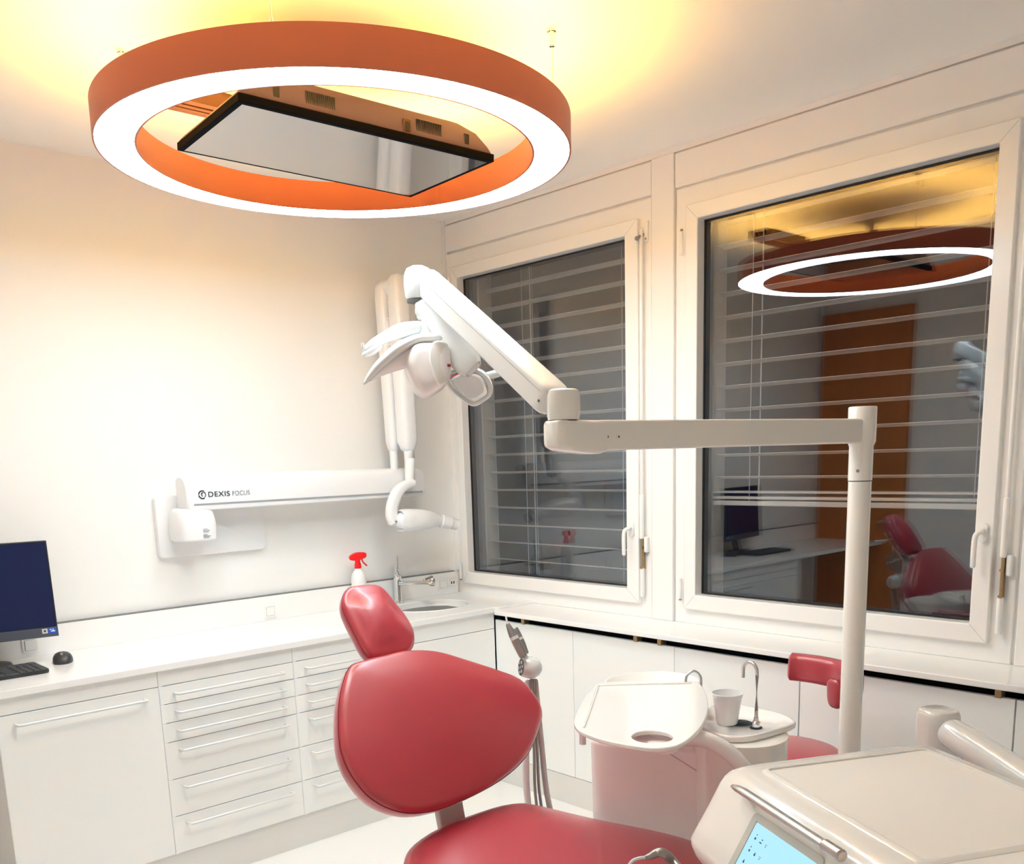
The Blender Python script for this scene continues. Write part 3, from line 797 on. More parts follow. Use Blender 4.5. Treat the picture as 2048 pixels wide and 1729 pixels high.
bm = bmesh.new(); e = L_(790, 945, -.125); sweep(bm, [(b1_.x, -.125, b1_.z + .05), (b1_.x, -.125, e.z - .01)], [.021, .019], n=24, rnd=False); cyl(bm, (b1_.x, -.125, b1_.z + .12), (b1_.x, -.125, b1_.z + .02), .022, n=24); obj('lower_pivot', bm, 'xray', t)
g1 = L_(820, 968, -.225)
bm = bmesh.new(); sweep(bm, [(b2_.x, -.215, b2_.z + .04), (b2_.x + .004, -.22, b2_.z - .03), (g1.x, -.225, g1.z)], [.030, .026, .024], n=24, rnd=False); obj('head_pivot', bm, 'xray', t)
# yoke and tube head
Pq = lambda l, y: [L_(u, v, y) for u, v in l]
bm = bmesh.new(); ys_ = -.245
path = cr(Pq([(830, 966), (812, 970), (796, 984), (786, 1006), (783, 1030), (789, 1050)], ys_), 4)
sweep(bm, path, [.017 + .012 * min(1, i / 10) for i in range(len(path))], .024, up=Y, n=22, pw=2.8); obj('yoke', bm, 'xray', t)
bm = bmesh.new(); hp_ = cr(Pq([(793, 1043), (815, 1041), (845, 1040), (872, 1041), (890, 1043)], -.262), 4)
hr = [.040, .050, .053, .055, .055, .054, .053, .051, .049, .046, .042, .037, .032, .028, .026, .026, .026]
sweep(bm, hp_, hr[:len(hp_)], [r * .95 for r in hr[:len(hp_)]], up=Y, n=28, pw=2.6); th_ = obj('tube_head', bm, 'xray', t)
bm = bmesh.new(); c1, c2 = L_(882, 1043, -.262), L_(901, 1047, -.272); cyl(bm, c1, c2, .033, .030, n=32); obj('cone_collar', bm, 'xray', th_, bevel=.002)
bm = bmesh.new(); c3 = L_(914, 1050, -.280); dr = (c3 - c2).normalized()
lathe(bm, c2, [(.028, 0), (.029, (c3 - c2).length * 1.0), (.0265, (c3 - c2).length * 1.0), (.0255, 0)], ax=dr, n=32); obj('cone_tip', bm, 'acryl', th_, label='clear cylindrical tip')
bm = bmesh.new(); cyl(bm, c2 - dr * .001, c2 + dr * .002, .024, n=28); obj('aperture', bm, 'textgrey', th_)

# ================================================================== OPERATING LIGHT
DE, DP = 2.05, 2.60
pe = at(1128, 876, DE); pp = at(1724, 860, DP)
t = thing('operating_light', 'white dental operating light on a tall pole with horizontal and sloping arms', 'operating light', (pp.x, pp.y, 0))
pr = .031
pole = V((pp.x, pp.y, 0)); ztop = at(1725, 814, DP).z; zc = at(1722, 963, DP).z; zk = at(1722, 884, DP).z
bm = bmesh.new(); cyl(bm, pole, (pp.x, pp.y, zc - .001), pr, n=40); obj('pole', bm, 'beige', t)
bm = bmesh.new(); lathe(bm, pole, [(.09, 0), (.09, .008), (.05, .014), (.036, .03)], n=36); obj('pole_flange', bm, 'beige', t)
bm = bmesh.new(); lathe(bm, V((pp.x, pp.y, 0)), [(pr + .0012, zc + .0015), (pr + .0012, zk - .012), (.0375, zk), (.0378, ztop - .003), (.036, ztop), (.001, ztop)], n=44); col = obj('pole_head', bm, 'beige', t)
bm = bmesh.new(); lathe(bm, V((pp.x, pp.y, 0)), [(pr * .97, zc - .002), (pr + .0006, zc - .001), (pr + .0006, zc + .0015), (pr * .97, zc + .002)], n=40); obj('collar_joint', bm, 'joint', t)
sc_ = at(1710, 943, DP - pr - .001); bm = bmesh.new(); tc_ = (C0 - sc_); tc_.z = 0; tc_.normalize(); sp = V((pp.x, pp.y, sc_.z)) + (V((sc_.x, sc_.y, 0)) - V((pp.x, pp.y, 0))).normalized() * (pr + .001)
cyl(bm, sp - (V((sp.x, sp.y, 0)) - V((pp.x, pp.y, 0))).normalized() * .004, sp + (V((sp.x, sp.y, 0)) - V((pp.x, pp.y, 0))).normalized() * .0012, .0045, n=14); obj('screw', bm, 'instr', col)
# horizontal arm
za = (pe.z + pp.z) / 2; hd = V((pp.x - pe.x, pp.y - pe.y, 0)); hlen = hd.length; hd.normalize(); hs = V((-hd.y, hd.x, 0))
E0 = V((pe.x, pe.y, za)); E1 = V((pp.x, pp.y, za))
bm = bmesh.new(); rings = []
for s in (.085, hlen - .045, hlen - .02, hlen - .008):
    k = 1 if s < hlen - .03 else (.97 if s < hlen - .01 else .8)
    rings.append([E0 + hd * s + hs * a * k + Z * b * k for a, b in rrect(-.024, .024, -.033, .033, .007, 4)])
loft(bm, rings); ha = obj('horizontal_arm', bm, 'beige', t)
toward = -hs if (C0 - E0).dot(-hs) > 0 else hs
for u in (1215, 1237):
    q = onp(u, 874, E0 + toward * .0245, toward); bm = bmesh.new(); cyl(bm, q - toward * .004, q + toward * .0012, .0062, n=16); s = obj('screw', bm, 'beige', ha)
    bm = bmesh.new(); cyl(bm, q, q + toward * .0016, .0030, n=6); obj('socket_head', bm, 'joint', s)
# lower elbow housing
zt, zm, zb = at(1128, 780, DE).z, at(1128, 842, DE).z, at(1128, 900, DE).z
rj = .0335
bm = bmesh.new(); rings = []
for s, w, top, bot in ((-.036, .018, .030, -.018), (-.032, .030, .033, -.024), (-.015, .036, .034, -.030), (.02, .034, .034, -.036), (.055, .030, .033, -.040), (.085, .027, .033, -.040), (.10, .0265, .032, -.036)):
    rings.append([E0 + hd * s + hs * a + Z * ((top + bot) / 2 + b) for a, b in rrect(-w, w, -(top - bot) / 2, (top - bot) / 2, .012, 4)])
loft(bm, rings); obj('elbow_housing', bm, 'beige', t, angle=60)
bm = bmesh.new(); cyl(bm, (pe.x, pe.y, za + .02), (pe.x, pe.y, zm - .0015), .033, n=36); obj('elbow_collar', bm, 'beige', t)
bm = bmesh.new(); cyl(bm, (pe.x, pe.y, zm - .003), (pe.x, pe.y, zm + .003), .0315, n=36); obj('elbow_joint_line', bm, 'joint', t)
bm = bmesh.new(); lathe(bm, V((pe.x, pe.y, 0)), [(rj, zm + .0015), (rj + .002, zm + .01), (.036, zm + .03), (.036, zt - .012), (.033, zt - .003), (.028, zt), (.001, zt + .001)], n=44); obj('swivel_knuckle', bm, 'beige', t)
# sloping spring arm
dl = 2.50
S0, S1 = at(1102, 797, DE + .01), at(850, 562, dl)
sd = (S1 - S0).normalized(); side = sd.cross(Z).normalized(); su = side.cross(sd).normalized(); sl = (S1 - S0).length
bm = bmesh.new(); rings = []
for s, k in ((-.028, .55), (-.020, .85), (-.008, .97), (.01, 1), (sl * .5, .98), (sl - .02, .94), (sl + .005, .90), (sl + .022, .74), (sl + .030, .5)):
    rings.append([S0 + sd * s + side * a * k + su * b * k for a, b in rrect(-.034, .034, -.0325, .0325, .012, 5)])
loft(bm, rings); sa = obj('spring_arm', bm, 'device', t, angle=50)
tw = side if (C0 - S0).dot(side) > 0 else -side
bm = bmesh.new(); obox(bm, S0, sd, su, tw, .0, sl * .86, .0165, .0175, .0335, .0344); obj('cover_joint', bm, 'textgrey', sa)
bm = bmesh.new(); q = onp(1077, 802, S0 + tw * .0342, tw); cyl(bm, q - tw * .003, q + tw * .001, .003, n=10); obj('screw', bm, 'joint', sa)
bm = bmesh.new(); lathe(bm, at(838, 598, dl), [(.030, -.004), (.036, .004), (.039, .03), (.037, .06), (.030, .075), (.015, .082)], n=36); obj('head_knuckle', bm, 'device', t)
bm = bmesh.new(); q = at(838, 599, dl); cyl(bm, q - Z * .008, q, .032, n=32); obj('knuckle_joint', bm, 'joint', t)


def prof_sweep(name, px, ds, wa, wb, m, parent, pw=2.4, k=5, upv=None, cap=.9):
    P = [at(u, v, d) for (u, v), d in zip(px, ds)]; n0 = len(P)
    dat = cr([(p.x, p.y, p.z, a, b) for p, a, b in zip(P, wa, wb)], k)
    bm = bmesh.new(); view = (P[0] - C0).normalized()
    sweep(bm, [V(q[:3]) for q in dat], [q[3] for q in dat], [q[4] for q in dat], up=upv or view, n=24, pw=pw, cap=cap)
    return obj(name, bm, m, parent, angle=60)


pxm = lambda w, d=2.5: w * d / F
yk = prof_sweep('head_bracket', [(832, 622), (858, 622), (884, 646), (908, 684), (934, 724), (950, 742)], [2.50, 2.49, 2.47, 2.45, 2.43, 2.42],
                [pxm(16), pxm(25), pxm(27), pxm(30), pxm(29), pxm(17)], [.024, .028, .028, .024, .020, .012], 'device', t, pw=2.8)
bm = bmesh.new(); lathe(bm, at(856, 676, 2.5), [(.028, -.004), (.028, .002), (.017, .022), (.016, .045)], n=28); obj('head_stem', bm, 'device', t)
gl = prof_sweep('grip', [(866, 658), (835, 657), (800, 663), (770, 675), (746, 690), (727, 705)], [2.52, 2.50, 2.48, 2.46, 2.44, 2.43],
                [pxm(13), pxm(14), pxm(15), pxm(11), pxm(10), pxm(7)], [.014, .018, .018, .013, .015, .012], 'device', t)
bm = bmesh.new(); q = at(725, 686, 2.425); cyl(bm, q, q + V((0, 0, -.012)), .004, n=12); obj('grip_button', bm, 'device', gl)
pad_ = prof_sweep('grip_pad', [(762, 690), (745, 702), (725, 712)], [2.44, 2.435, 2.43], [pxm(6), pxm(8), pxm(5)], [.014, .015, .012], 'device', gl)
sh = prof_sweep('lamp_shade', [(892, 681), (862, 677), (826, 684), (792, 702), (762, 728), (742, 750), (728, 768)], [2.50, 2.48, 2.46, 2.43, 2.41, 2.40, 2.39],
                [pxm(9), pxm(11), pxm(12), pxm(12), pxm(10), pxm(7), pxm(2)], [.05, .06, .062, .055, .042, .024, .006], 'device', t, pw=2.2, cap=.5)
sf = prof_sweep('shade_lining', [(858, 700), (826, 708), (795, 722), (765, 741), (740, 760)], [2.50, 2.47, 2.45, 2.42, 2.40],
                [pxm(20), pxm(24), pxm(18), pxm(9), pxm(3)], [.05, .055, .045, .03, .01], 'pink', t, pw=2.2, cap=.5)
# lamp body
bd = at(856, 742, 2.44); vx = RT @ V((1, 0, 0)); vy = RT @ V((0, -1, 0)); vz = RT @ V((0, 0, 1))
ea = (vx * .97 + vy * .08 + vz * .2).normalized(); eb = (vy - ea * vy.dot(ea)).normalized(); ec = ea.cross(eb)
if ec.dot(C0 - bd) < 0: ec = -ec
bm = bmesh.new(); rings = []
out = cr([(-.058, .013), (-.050, .042), (-.032, .062), (.004, .066), (.039, .063), (.051, .050), (.054, .030), (.054, -.012), (.046, -.034), (.026, -.050), (-.010, -.064), (-.036, -.050), (-.052, -.012)], 4, closed=True)
for h, s in ((-.052, .65), (-.048, .88), (-.034, .98), (0, 1.0), (.020, .985), (.034, .93), (.042, .82), (.045, .55)):
    rings.append([bd + ea * a * s + eb * b * s + ec * h for a, b in out])
loft(bm, rings); lb_ = obj('lamp_body', bm, 'pink', t, angle=60)
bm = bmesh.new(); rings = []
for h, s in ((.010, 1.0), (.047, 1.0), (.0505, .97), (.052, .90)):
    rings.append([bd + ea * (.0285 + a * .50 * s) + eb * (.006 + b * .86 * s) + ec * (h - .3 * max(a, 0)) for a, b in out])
loft(bm, rings); obj('shaded_facet', bm, 'beige', lb_, angle=60)  # added facet: shade on the body's right side put into a darker enamel
bm = bmesh.new(); q = at(898, 731, 2.41); cyl(bm, q - vx * .004, q + vx * .004, .0036, n=14); obj('sensor', bm, 'piping', lb_, label='small dark red sensor')
# reflector dish: an oval shield, hollow towards the room
dp = [(888, 752), (912, 738), (942, 736), (968, 746), (983, 768), (985, 787), (974, 800), (947, 813), (916, 794), (896, 774)]
dc = at(940, 772, 2.46)
dn = (C0 - dc).normalized() * .82 + V((-.35, 0, -.35)); dn.normalize()
P3 = [onp(u, v, dc, dn) for u, v in cr(dp, 4, closed=True)]
cen = sum(P3, V((0, 0, 0))) / len(P3)
bm = bmesh.new(); rings = []
for s, h in ((.55, -.046), (.80, -.036), (.95, -.018), (1.0, 0), (.985, .005), (.90, .008), (.80, .004)): rings.append([cen + (p - cen) * s + dn * h for p in P3])
loft(bm, rings); rim = obj('reflector_rim', bm, 'device', t, angle=60)
bm = bmesh.new(); rings = [[cen + (p - cen) * s + dn * h for p in P3] for s, h in ((.80, .0035), (.79, .0062), (.77, .0045), (.60, .0040), (.30, .0038), (.05, .0036))]
loft(bm, rings, cap=True); obj('reflector', bm, 'mirror', rim, angle=60)
prof_sweep('grip', [(960, 756), (985, 750), (1006, 744)], [2.50, 2.53, 2.56], [pxm(7), pxm(8), pxm(8)], [.010, .012, .012], 'device', t)
# ================================================================== PATIENT CHAIR
def tilted(deg):
    a = math.radians(deg); e2 = V((0, math.sin(a), math.cos(a))); return X.copy(), e2, X.cross(e2)


t = thing('patient_chair', 'red leatherette dental patient chair with headrest in the middle of the room', 'dental chair', (-1.69, -2.5, 0))
BO = V((-1.70, -1.965, .862)); e1, e2, en = tilted(36)
bo_ = [(-.188, .243), (-.246, .172), (-.283, .100), (-.309, .025), (-.309, -.048), (-.281, -.122), (-.219, -.176), (-.136, -.200), (-.022, -.200), (.131, -.180), (.256, -.137), (.350, -.066),
       (.388, -.022), (.391, .028), (.363, .094), (.285, .146), (.195, .196), (.125, .233), (.065, .252), (.0, .261), (-.063, .259), (-.132, .256)]
bo_ = [((a - .03) * 1.028 + .03, (b - .02) * 1.028 + .02) for a, b in bo_]
bm = bmesh.new(); cushion(bm, cr(bo_, 4, closed=True), BO - en * .002, e1, e2, en, .096, .026, edge=.026, back=.88)
bk = obj('backrest', bm, 'leather', t, angle=80)
def seam(outline, O, s, h, parent, r=.0011):
    N = len(outline); cx = sum(p[0] for p in outline) / N; cy = sum(p[1] for p in outline) / N
    P = [O + e1 * (cx + (p[0] - cx) * s) + e2 * (cy + (p[1] - cy) * s) + en * h for p in outline]
    bm = bmesh.new(); k = len(P); rings = []
    fr = frame_at(P + P[:2], en)
    for i in range(k):
        p, s_, u, _ = fr[i] if i else frame_at([P[-1], P[0], P[1]], en)[1]
        rings.append([p + s_ * r * math.cos(q) + u * r * math.sin(q) for q in (0, 1.05, 2.1, 3.14, 4.19, 5.24)])
    loft(bm, rings, closed=True); return obj('stitching', bm, 'piping', parent, label='dark red seam line')
seam(cr(bo_, 4, closed=True), BO - en * .002, 1.0015, -.0195, bk, .0014)
HO = V((-1.70, -1.691, 1.154)); e1, e2, en = tilted(38)
ho_ = [(-.020, .133), (.045, .128), (.072, .103), (.088, .050), (.103, -.006), (.103, -.058), (.082, -.096), (.045, -.118), (-.02, -.122), (-.072, -.118), (-.092, -.094), (-.097, -.030), (-.099, .030), (-.096, .070), (-.078, .104), (-.052, .126)]
bm = bmesh.new(); cushion(bm, cr(ho_, 4, closed=True), HO - en * .002, e1, e2, en, .060, .024, edge=.024, back=.80)
hr_ = obj('headrest', bm, 'leather', t, angle=80)
seam(cr(ho_, 4, closed=True), HO - en * .002, 1.0015, -.018, hr_, .0012)
hb_ = HO - en * .06
bm = bmesh.new(); obox(bm, hb_, e1, e2, en, -.05, .05, -.07, .06, -.022, .001)
obox(bm, hb_, e1, e2, en, -.028, .028, -.30, -.02, -.034, -.018); obj('headrest_bracket', bm, 'device', t, bevel=.006)
bm = bmesh.new()
for s in (1,): sweep(bm, [hb_ + e1 * .035 * s + e2 * .02 - en * .03, hb_ + e1 * .06 * s + e2 * .03 - en * .06, hb_ + e1 * .06 * s + e2 * .05 - en * .085], .007, n=12)
obj('headrest_lever', bm, 'metal', t)
e1, e2, en = tilted(36)
bm = bmesh.new(); obox(bm, BO, e1, e2, en, -.10, .12, -.15, .18, -.092, -.070); obj('back_shell', bm, 'device', t, bevel=.02, seg=4)
bm = bmesh.new(); P = [V((-1.69, -1.955, .715)), V((-1.69, -1.965, .62)), V((-1.69, -2.005, .50)), V((-1.69, -2.10, .45))]
P = cr(P, 4); sweep(bm, P, .046, .014, up=Y, n=24, pw=6, rnd=False); obj('spine', bm, 'hose', t, bevel=.001, label='taupe metal spine')
# seat and leg rest
SO = V((-1.69, -2.04, .590))
so_ = [(0, 0), (.17, -.002), (.235, -.022), (.285, -.09), (.330, -.22), (.370, -.38), (.375, -.52), (.335, -.70), (.27, -.92), (.235, -1.20), (.215, -1.50), (.15, -1.57),
       (0, -1.585), (-.15, -1.57), (-.215, -1.50), (-.235, -1.20), (-.27, -.92), (-.335, -.70), (-.375, -.52), (-.370, -.38), (-.330, -.22), (-.285, -.09), (-.235, -.022), (-.17, -.002)]
oc = cr(so_, 4, closed=True)
bm = bmesh.new(); cushion(bm, oc, SO, X, Y, Z, .085, .012, edge=.028, power=3)
for v in bm.verts:                                   # rear of the seat dished, leg rest sloping down towards the feet
    d = SO.y - v.co.y
    v.co.z += .040 * math.exp(-max(d, 0) / .14) * math.exp(-((v.co.x + 1.69) / .30) ** 4) - .45 * (v.co.x + 1.69) ** 2 * math.exp(-(d / .5) ** 2) * (.4 if v.co.x > -1.69 else 1) - .010 * math.exp(-((d - .28) / .18) ** 2) * math.exp(-((v.co.x + 1.69) / .2) ** 2) - (max(0, d - .62) ** 1.4) * .16
st_ = obj('seat', bm, 'leather', t, angle=80)
bm = bmesh.new(); obox(bm, SO, X, Y, Z, -.16, .16, -.95, -.06, -.135, -.082); obj('seat_frame', bm, 'device', t, bevel=.02, seg=3)
bm = bmesh.new(); rings = []
for z, a, b, yy in ((.03, .19, .42, -2.58), (.06, .18, .40, -2.58), (.12, .13, .22, -2.52), (.30, .11, .17, -2.48), (.455, .12, .20, -2.46)): rings.append([V((-1.69 + p[0], yy + p[1], z)) for p in rrect(-a, a, -b, b, .06, 5)])
loft(bm, rings); obj('lift_column', bm, 'device', t, angle=50)
bm = bmesh.new(); loft(bm, [[V((-1.69 + a, -2.62 + b, z)) for a, b in rrect(-.24, .24, -.55, .50, .08, 6)] for z in (0, .03)]); obj('base_plate', bm, 'device', t, bevel=.006)

# ================================================================== CUSPIDOR UNIT beside the chair
PZ, TZ, BZ = .85, .92, .800
T2 = lambda u, v, z: on(u, v, 2, z)
t = thing('cuspidor_unit', 'blush-white dental side unit with rinsing bowl to the right of the chair', 'dental unit', (-1.05, -2.42, 0))
f0, f1, f2, f3 = T2(1192, 1495, .76), T2(1345, 1508, .76), T2(1478, 1532, .76), T2(1552, 1472, .76)
bk_ = V((.25, .12, 0)); 
body = [f0 + V((-.004, -.002, 0)), (f0 * .5 + f1 * .5) + V((-.006, -.004, 0)), f1 + V((-.006, -.004, 0)), f2 * .6 + f1 * .4 + V((-.010, -.006, 0)), f2, f2 * .5 + f3 * .5 + V((-.015, -.03, 0)), f3, f3 + V((.05, .10, 0)), f1 + V((.33, .17, 0)), f0 + V((.22, .15, 0)), f0 + V((.02, .05, 0))]
ol = [(p.x, p.y) for p in body]
olc = chaikin(ol, 3)
def plan(bm, o, z0, z1, s0=1, s1=1, e=.012):
    N = len(o); cx = sum(p[0] for p in o) / N; cy = sum(p[1] for p in o) / N
    loft(bm, [[V((cx + (p[0] - cx) * s, cy + (p[1] - cy) * s, z)) for p in o] for z, s in ((z0, s0), (z1 - e, s1), (z1 - e * .3, s1 * .992), (z1, s1 * .97))])
bm = bmesh.new(); plan(bm, olc, .0, .775, .96, 1.0); obj('body', bm, 'pink', t, angle=60)
# vertical and curved panel joints of the body front
bm = bmesh.new(); a = T2(1211, 1500, .757); nrm = V((C0.x - a.x, C0.y - a.y, 0)).normalized()
j0 = f0 * .86 + f1 * .14; sweep(bm, [V((j0.x, j0.y, .76)) + nrm * .0005, V((j0.x * 1 + .004, j0.y + .002, .02)) + nrm * .0005], .0022, n=8, rnd=False); obj('panel_joint', bm, 'hose', t)
bm = bmesh.new(); i1 = min(range(len(olc)), key=lambda i: (olc[i][0] - f1.x) ** 2 + (olc[i][1] - f1.y) ** 2); i2 = min(range(len(olc)), key=lambda i: (olc[i][0] - f2.x) ** 2 + (olc[i][1] - f2.y) ** 2)
Q = [V((olc[i][0], olc[i][1], 0)) + nrm * .001 + Z * (.762 - .070 * math.sin(PI / 2 * (i - i1) / (i2 - i1))) for i in range(i1, i2 + 1)]
sweep(bm, Q, .0016, n=8, rnd=False); obj('cover_joint', bm, 'hose', t)
# pad column (rounded, under the cup plate)
c1_ = T2(1470, 1458, PZ); cc_ = V((c1_.x + .035, c1_.y + .005, 0))
bm = bmesh.new(); lathe(bm, V((cc_.x, cc_.y, 0)), [(.120, .45), (.128, .60), (.134, PZ - .024), (.120, PZ - .0192)], n=44, sx=1.0, sy=.98); obj('plate_column', bm, 'beige', t)
# cup plate
pl = [(1402, 1455), (1400, 1432), (1425, 1412), (1455, 1406), (1500, 1414), (1560, 1427), (1588, 1440), (1589, 1448), (1560, 1458), (1525, 1468), (1495, 1474), (1455, 1474), (1425, 1466)]
po = [(T2(u, v, PZ).x, T2(u, v, PZ).y) for u, v in pl]; poc = cr(po, 4, closed=True)
N = len(poc); pcx = sum(p[0] for p in poc) / N; pcy = sum(p[1] for p in poc) / N
bm = bmesh.new(); loft(bm, [[V((pcx + (a - pcx) * s, pcy + (b - pcy) * s, z)) for a, b in poc] for s, z in ((.95, PZ - .019), (.99, PZ - .015), (1.0, PZ - .008), (.995, PZ - .001), (.97, PZ + .001), (.93, PZ + .001), (.915, PZ - .002))])
pt = obj('cup_plate', bm, 'table', t, angle=60)
bm = bmesh.new(); q = T2(1480, 1447, PZ - .002); lathe(bm, q, [(.034, 0), (.034, .0012), (.001, .0013)], n=30); dr_ = obj('cup_mat', bm, 'black', pt, label='round black grille')
bm = bmesh.new()
for r in (.010, .019, .027): lathe(bm, q + Z * .0012, [(r - .0012, 0), (r, .0012), (r + .0012, 0)], n=24)
obj('rib', bm, 'darkgrey', dr_)
# tall water pipe
q = T2(1512, 1456, PZ)
bm = bmesh.new(); lathe(bm, q - Z * .001, [(.017, 0), (.017, .003), (.012, .0035)], n=24); obj('grommet', bm, 'black', pt)
tip, topz = onp(1486, 1356, q, (C0 - q).normalized()), onp(1504, 1320, q, (C0 - q).normalized()).z
sdv = (V((tip.x, tip.y, 0)) - V((q.x, q.y, 0))); sw = sdv.length; sdv.normalize(); rr = sw / 2
P = [q + Z * .002, q + Z * .05, V((q.x, q.y, topz - rr * 1.2))]
P += [V((q.x, q.y, topz - rr)) + sdv * (rr - rr * math.cos(a)) + Z * rr * math.sin(a) for a in [PI * i / 10 for i in range(1, 10)]]
P += [V((q.x, q.y, topz - rr)) + sdv * sw, V((q.x, q.y, tip.z)) + sdv * sw]
bm = bmesh.new(); sweep(bm, P, .0052, n=14, cap=.3); wp = obj('water_pipe', bm, 'metal', t)
bm = bmesh.new(); lathe(bm, q, [(.012, 0), (.013, .004), (.012, .016), (.008, .020), (.0065, .03)], n=20); obj('pipe_base', bm, 'chrome', wp)
# rinsing bowl behind the tray
bw = at(1305, 1372, 2.98)
bm = bmesh.new(); prof = [(.01, -.075), (.06, -.07), (.105, -.03), (.130, .0), (.142, .012), (.147, .012), (.147, .006), (.135, -.004), (.112, -.036), (.065, -.078), (.01, -.083)]
rings = [[bw + V((r * 1.06 * math.cos(2 * PI * i / 48), r * math.sin(2 * PI * i / 48), h)) for i in range(48)] for r, h in prof]
loft(bm, rings); obj('rinsing_bowl', bm, 'table', t)
bm = bmesh.new(); lathe(bm, V((bw.x, bw.y, .70)), [(.09, 0), (.07, .05), (.05, bw.z - .70 - .08)], n=30); obj('bowl_stand', bm, 'pink', t)
b0 = at(1402, 1372, 2.92); b1 = at(1371, 1368, 2.92); tp = at(1387, 1343, 2.92)
P = cr([b0 - Z * .06, b0, at(1400, 1353, 2.92), tp, at(1374, 1352, 2.92), b1], 5)
bm = bmesh.new(); sweep(bm, P, .0042, n=12, cap=.3); obj('bowl_pipe', bm, 'metal', t)
# assistant's tray on a curved arm
tl = [(1160, 1410), (1176, 1385), (1200, 1366), (1240, 1364), (1320, 1362), (1385, 1362), (1402, 1370), (1414, 1395), (1416, 1420), (1408, 1445), (1388, 1470), (1358, 1490), (1320, 1497), (1280, 1494), (1220, 1483), (1180, 1471), (1155, 1458), (1148, 1440)]
to_ = [(T2(u, v, TZ).x, T2(u, v, TZ).y) for u, v in tl]; toc = cr(to_, 4, closed=True)
N = len(toc); tcx = sum(p[0] for p in toc) / N; tcy = sum(p[1] for p in toc) / N
hc_ = T2(1305, 1474, TZ); hv = (T2(1346, 1474, TZ) - hc_); hl_ = hv.length; hv.normalize(); hu = V((-hv.y, hv.x, 0)); hw_ = (T2(1305, 1487, TZ) - hc_).length
hole = [hc_ + hv * hl_ * math.cos(2 * PI * i / 48) + hu * hw_ * math.sin(2 * PI * i / 48) for i in range(48)]
bm = bmesh.new(); K = 0
va = [bm.verts.new((a, b, TZ)) for a, b in toc]; vh = [bm.verts.new((p.x, p.y, TZ)) for p in hole]
ed = [bm.edges.new((va[i], va[(i + 1) % N])) for i in range(N)] + [bm.edges.new((vh[i], vh[(i + 1) % 48])) for i in range(48)]
bmesh.ops.triangle_fill(bm, use_beauty=True, use_dissolve=False, edges=ed, normal=(0, 0, 1))
g = bmesh.ops.extrude_face_region(bm, geom=bm.faces[:])
bmesh.ops.translate(bm, verts=[v for v in g['geom'] if isinstance(v, bmesh.types.BMVert)], vec=(0, 0, -.012))
tr_ = obj('tray', bm, 'table', t, bevel=.003)
bm = bmesh.new(); rp = [T2(u, v, TZ + .002) for u, v in ((1167, 1455), (1180, 1420), (1196, 1372), (1290, 1369), (1384, 1367))]
sweep(bm, cr(rp[:3], 4)[:-1] + rp[2:], .0035, n=8); obj('tray_ridge', bm, 'beige', tr_)
bm = bmesh.new(); p = T2(1160, 1468, TZ - .012); cyl(bm, p + V((.02, .01, -.0)), p + V((.02, .01, -.035)), .009, n=18); obj('catch', bm, 'pink', tr_)
bm = bmesh.new(); q0, q1 = T2(1185, 1475, TZ - .02), T2(1330, 1500, TZ - .02)
sweep(bm, [q0 + V((.05, .03, -.015)), (q0 + q1) / 2 + V((.09, .06, -.02)), q1 + V((.06, .02, -.02))], .028, .014, n=18, pw=4); obj('tray_support', bm, 'pink', tr_)
am = [at(1350, 1480, 2.48), at(1400, 1478, 2.47), at(1438, 1492, 2.47), at(1470, 1517, 2.47), at(1496, 1550, 2.48), at(1512, 1600, 2.50)]
am[0].z = TZ - .036
bm = bmesh.new(); sweep(bm, cr(am, 5), .021, n=22, pw=2.6); obj('tray_arm', bm, 'table', t)
# upper cover of the body, rising to the tray
bm = bmesh.new(); cx_, cy_ = sum(p[0] for p in olc) / len(olc), sum(p[1] for p in olc) / len(olc)
# assistant's instrument holder on the far side of the chair back
HD = 3.06
t2 = thing('instrument_holder', 'white ball-shaped holder with grey suction handpieces behind the right edge of the backrest', 'instrument holder', tuple(at(1062, 1335, HD)))
hc = at(1062, 1336, HD); hx_ = (at(1040, 1335, HD) - hc); hx_.normalize(); hx_ = (hx_ + (C0 - hc).normalized() * .35).normalized()
bm = bmesh.new(); r0 = .0362
lathe(bm, hc, [(.001, -.036), (.014, -.0335), (.025, -.026), (.032, -.014), (r0, 0), (.034, .016), (.030, .030), (.028, .034)], ax=hx_, n=36); hb2 = obj('housing', bm, 'device', t2)
fc = hc + hx_ * .0345
bm = bmesh.new(); cyl(bm, fc - hx_ * .002, fc, .0275, n=32); dk = obj('disc', bm, 'black', hb2)
hs1 = hx_.orthogonal().normalized(); hs2 = hx_.cross(hs1)
for i in range(6):
    a = 2 * PI * i / 6; bm = bmesh.new(); cyl(bm, fc - hx_ * .001, fc + hx_ * .0012, .0052 if i % 2 else .0062, n=14)
    for v in bm.verts: v.co += hs1 * .017 * math.cos(a) + hs2 * .017 * math.sin(a)
    obj('disc_opening', bm, 'satin', dk)
bm = bmesh.new(); cyl(bm, fc - hx_ * .001, fc + hx_ * .0015, .006, n=14); obj('disc_hub', bm, 'instr', dk)
for nm, px, r in (('handpiece', [(1048, 1316), (1036, 1292), (1024, 1268), (1015, 1248)], (.013, .014, .0125, .007)), ('handpiece', [(1051, 1310), (1044, 1290), (1036, 1272), (1029, 1256)], (.012, .0125, .0125, .0095))):
    P = [at(u, v, HD - .04 if r[0] == .013 else HD) for u, v in px]; bm = bmesh.new(); dd = cr([(p.x, p.y, p.z, q) for p, q in zip(P, r)], 4)
    sweep(bm, [V(q[:3]) for q in dd], [q[3] for q in dd], n=18, cap=.4); h = obj(nm, bm, 'instr', t2)
    bm = bmesh.new(); i = 6; cyl(bm, V(dd[i][:3]), V(dd[i + 1][:3]), dd[i][3] * 1.05, n=18); obj('grip_ring', bm, 'handle', h)
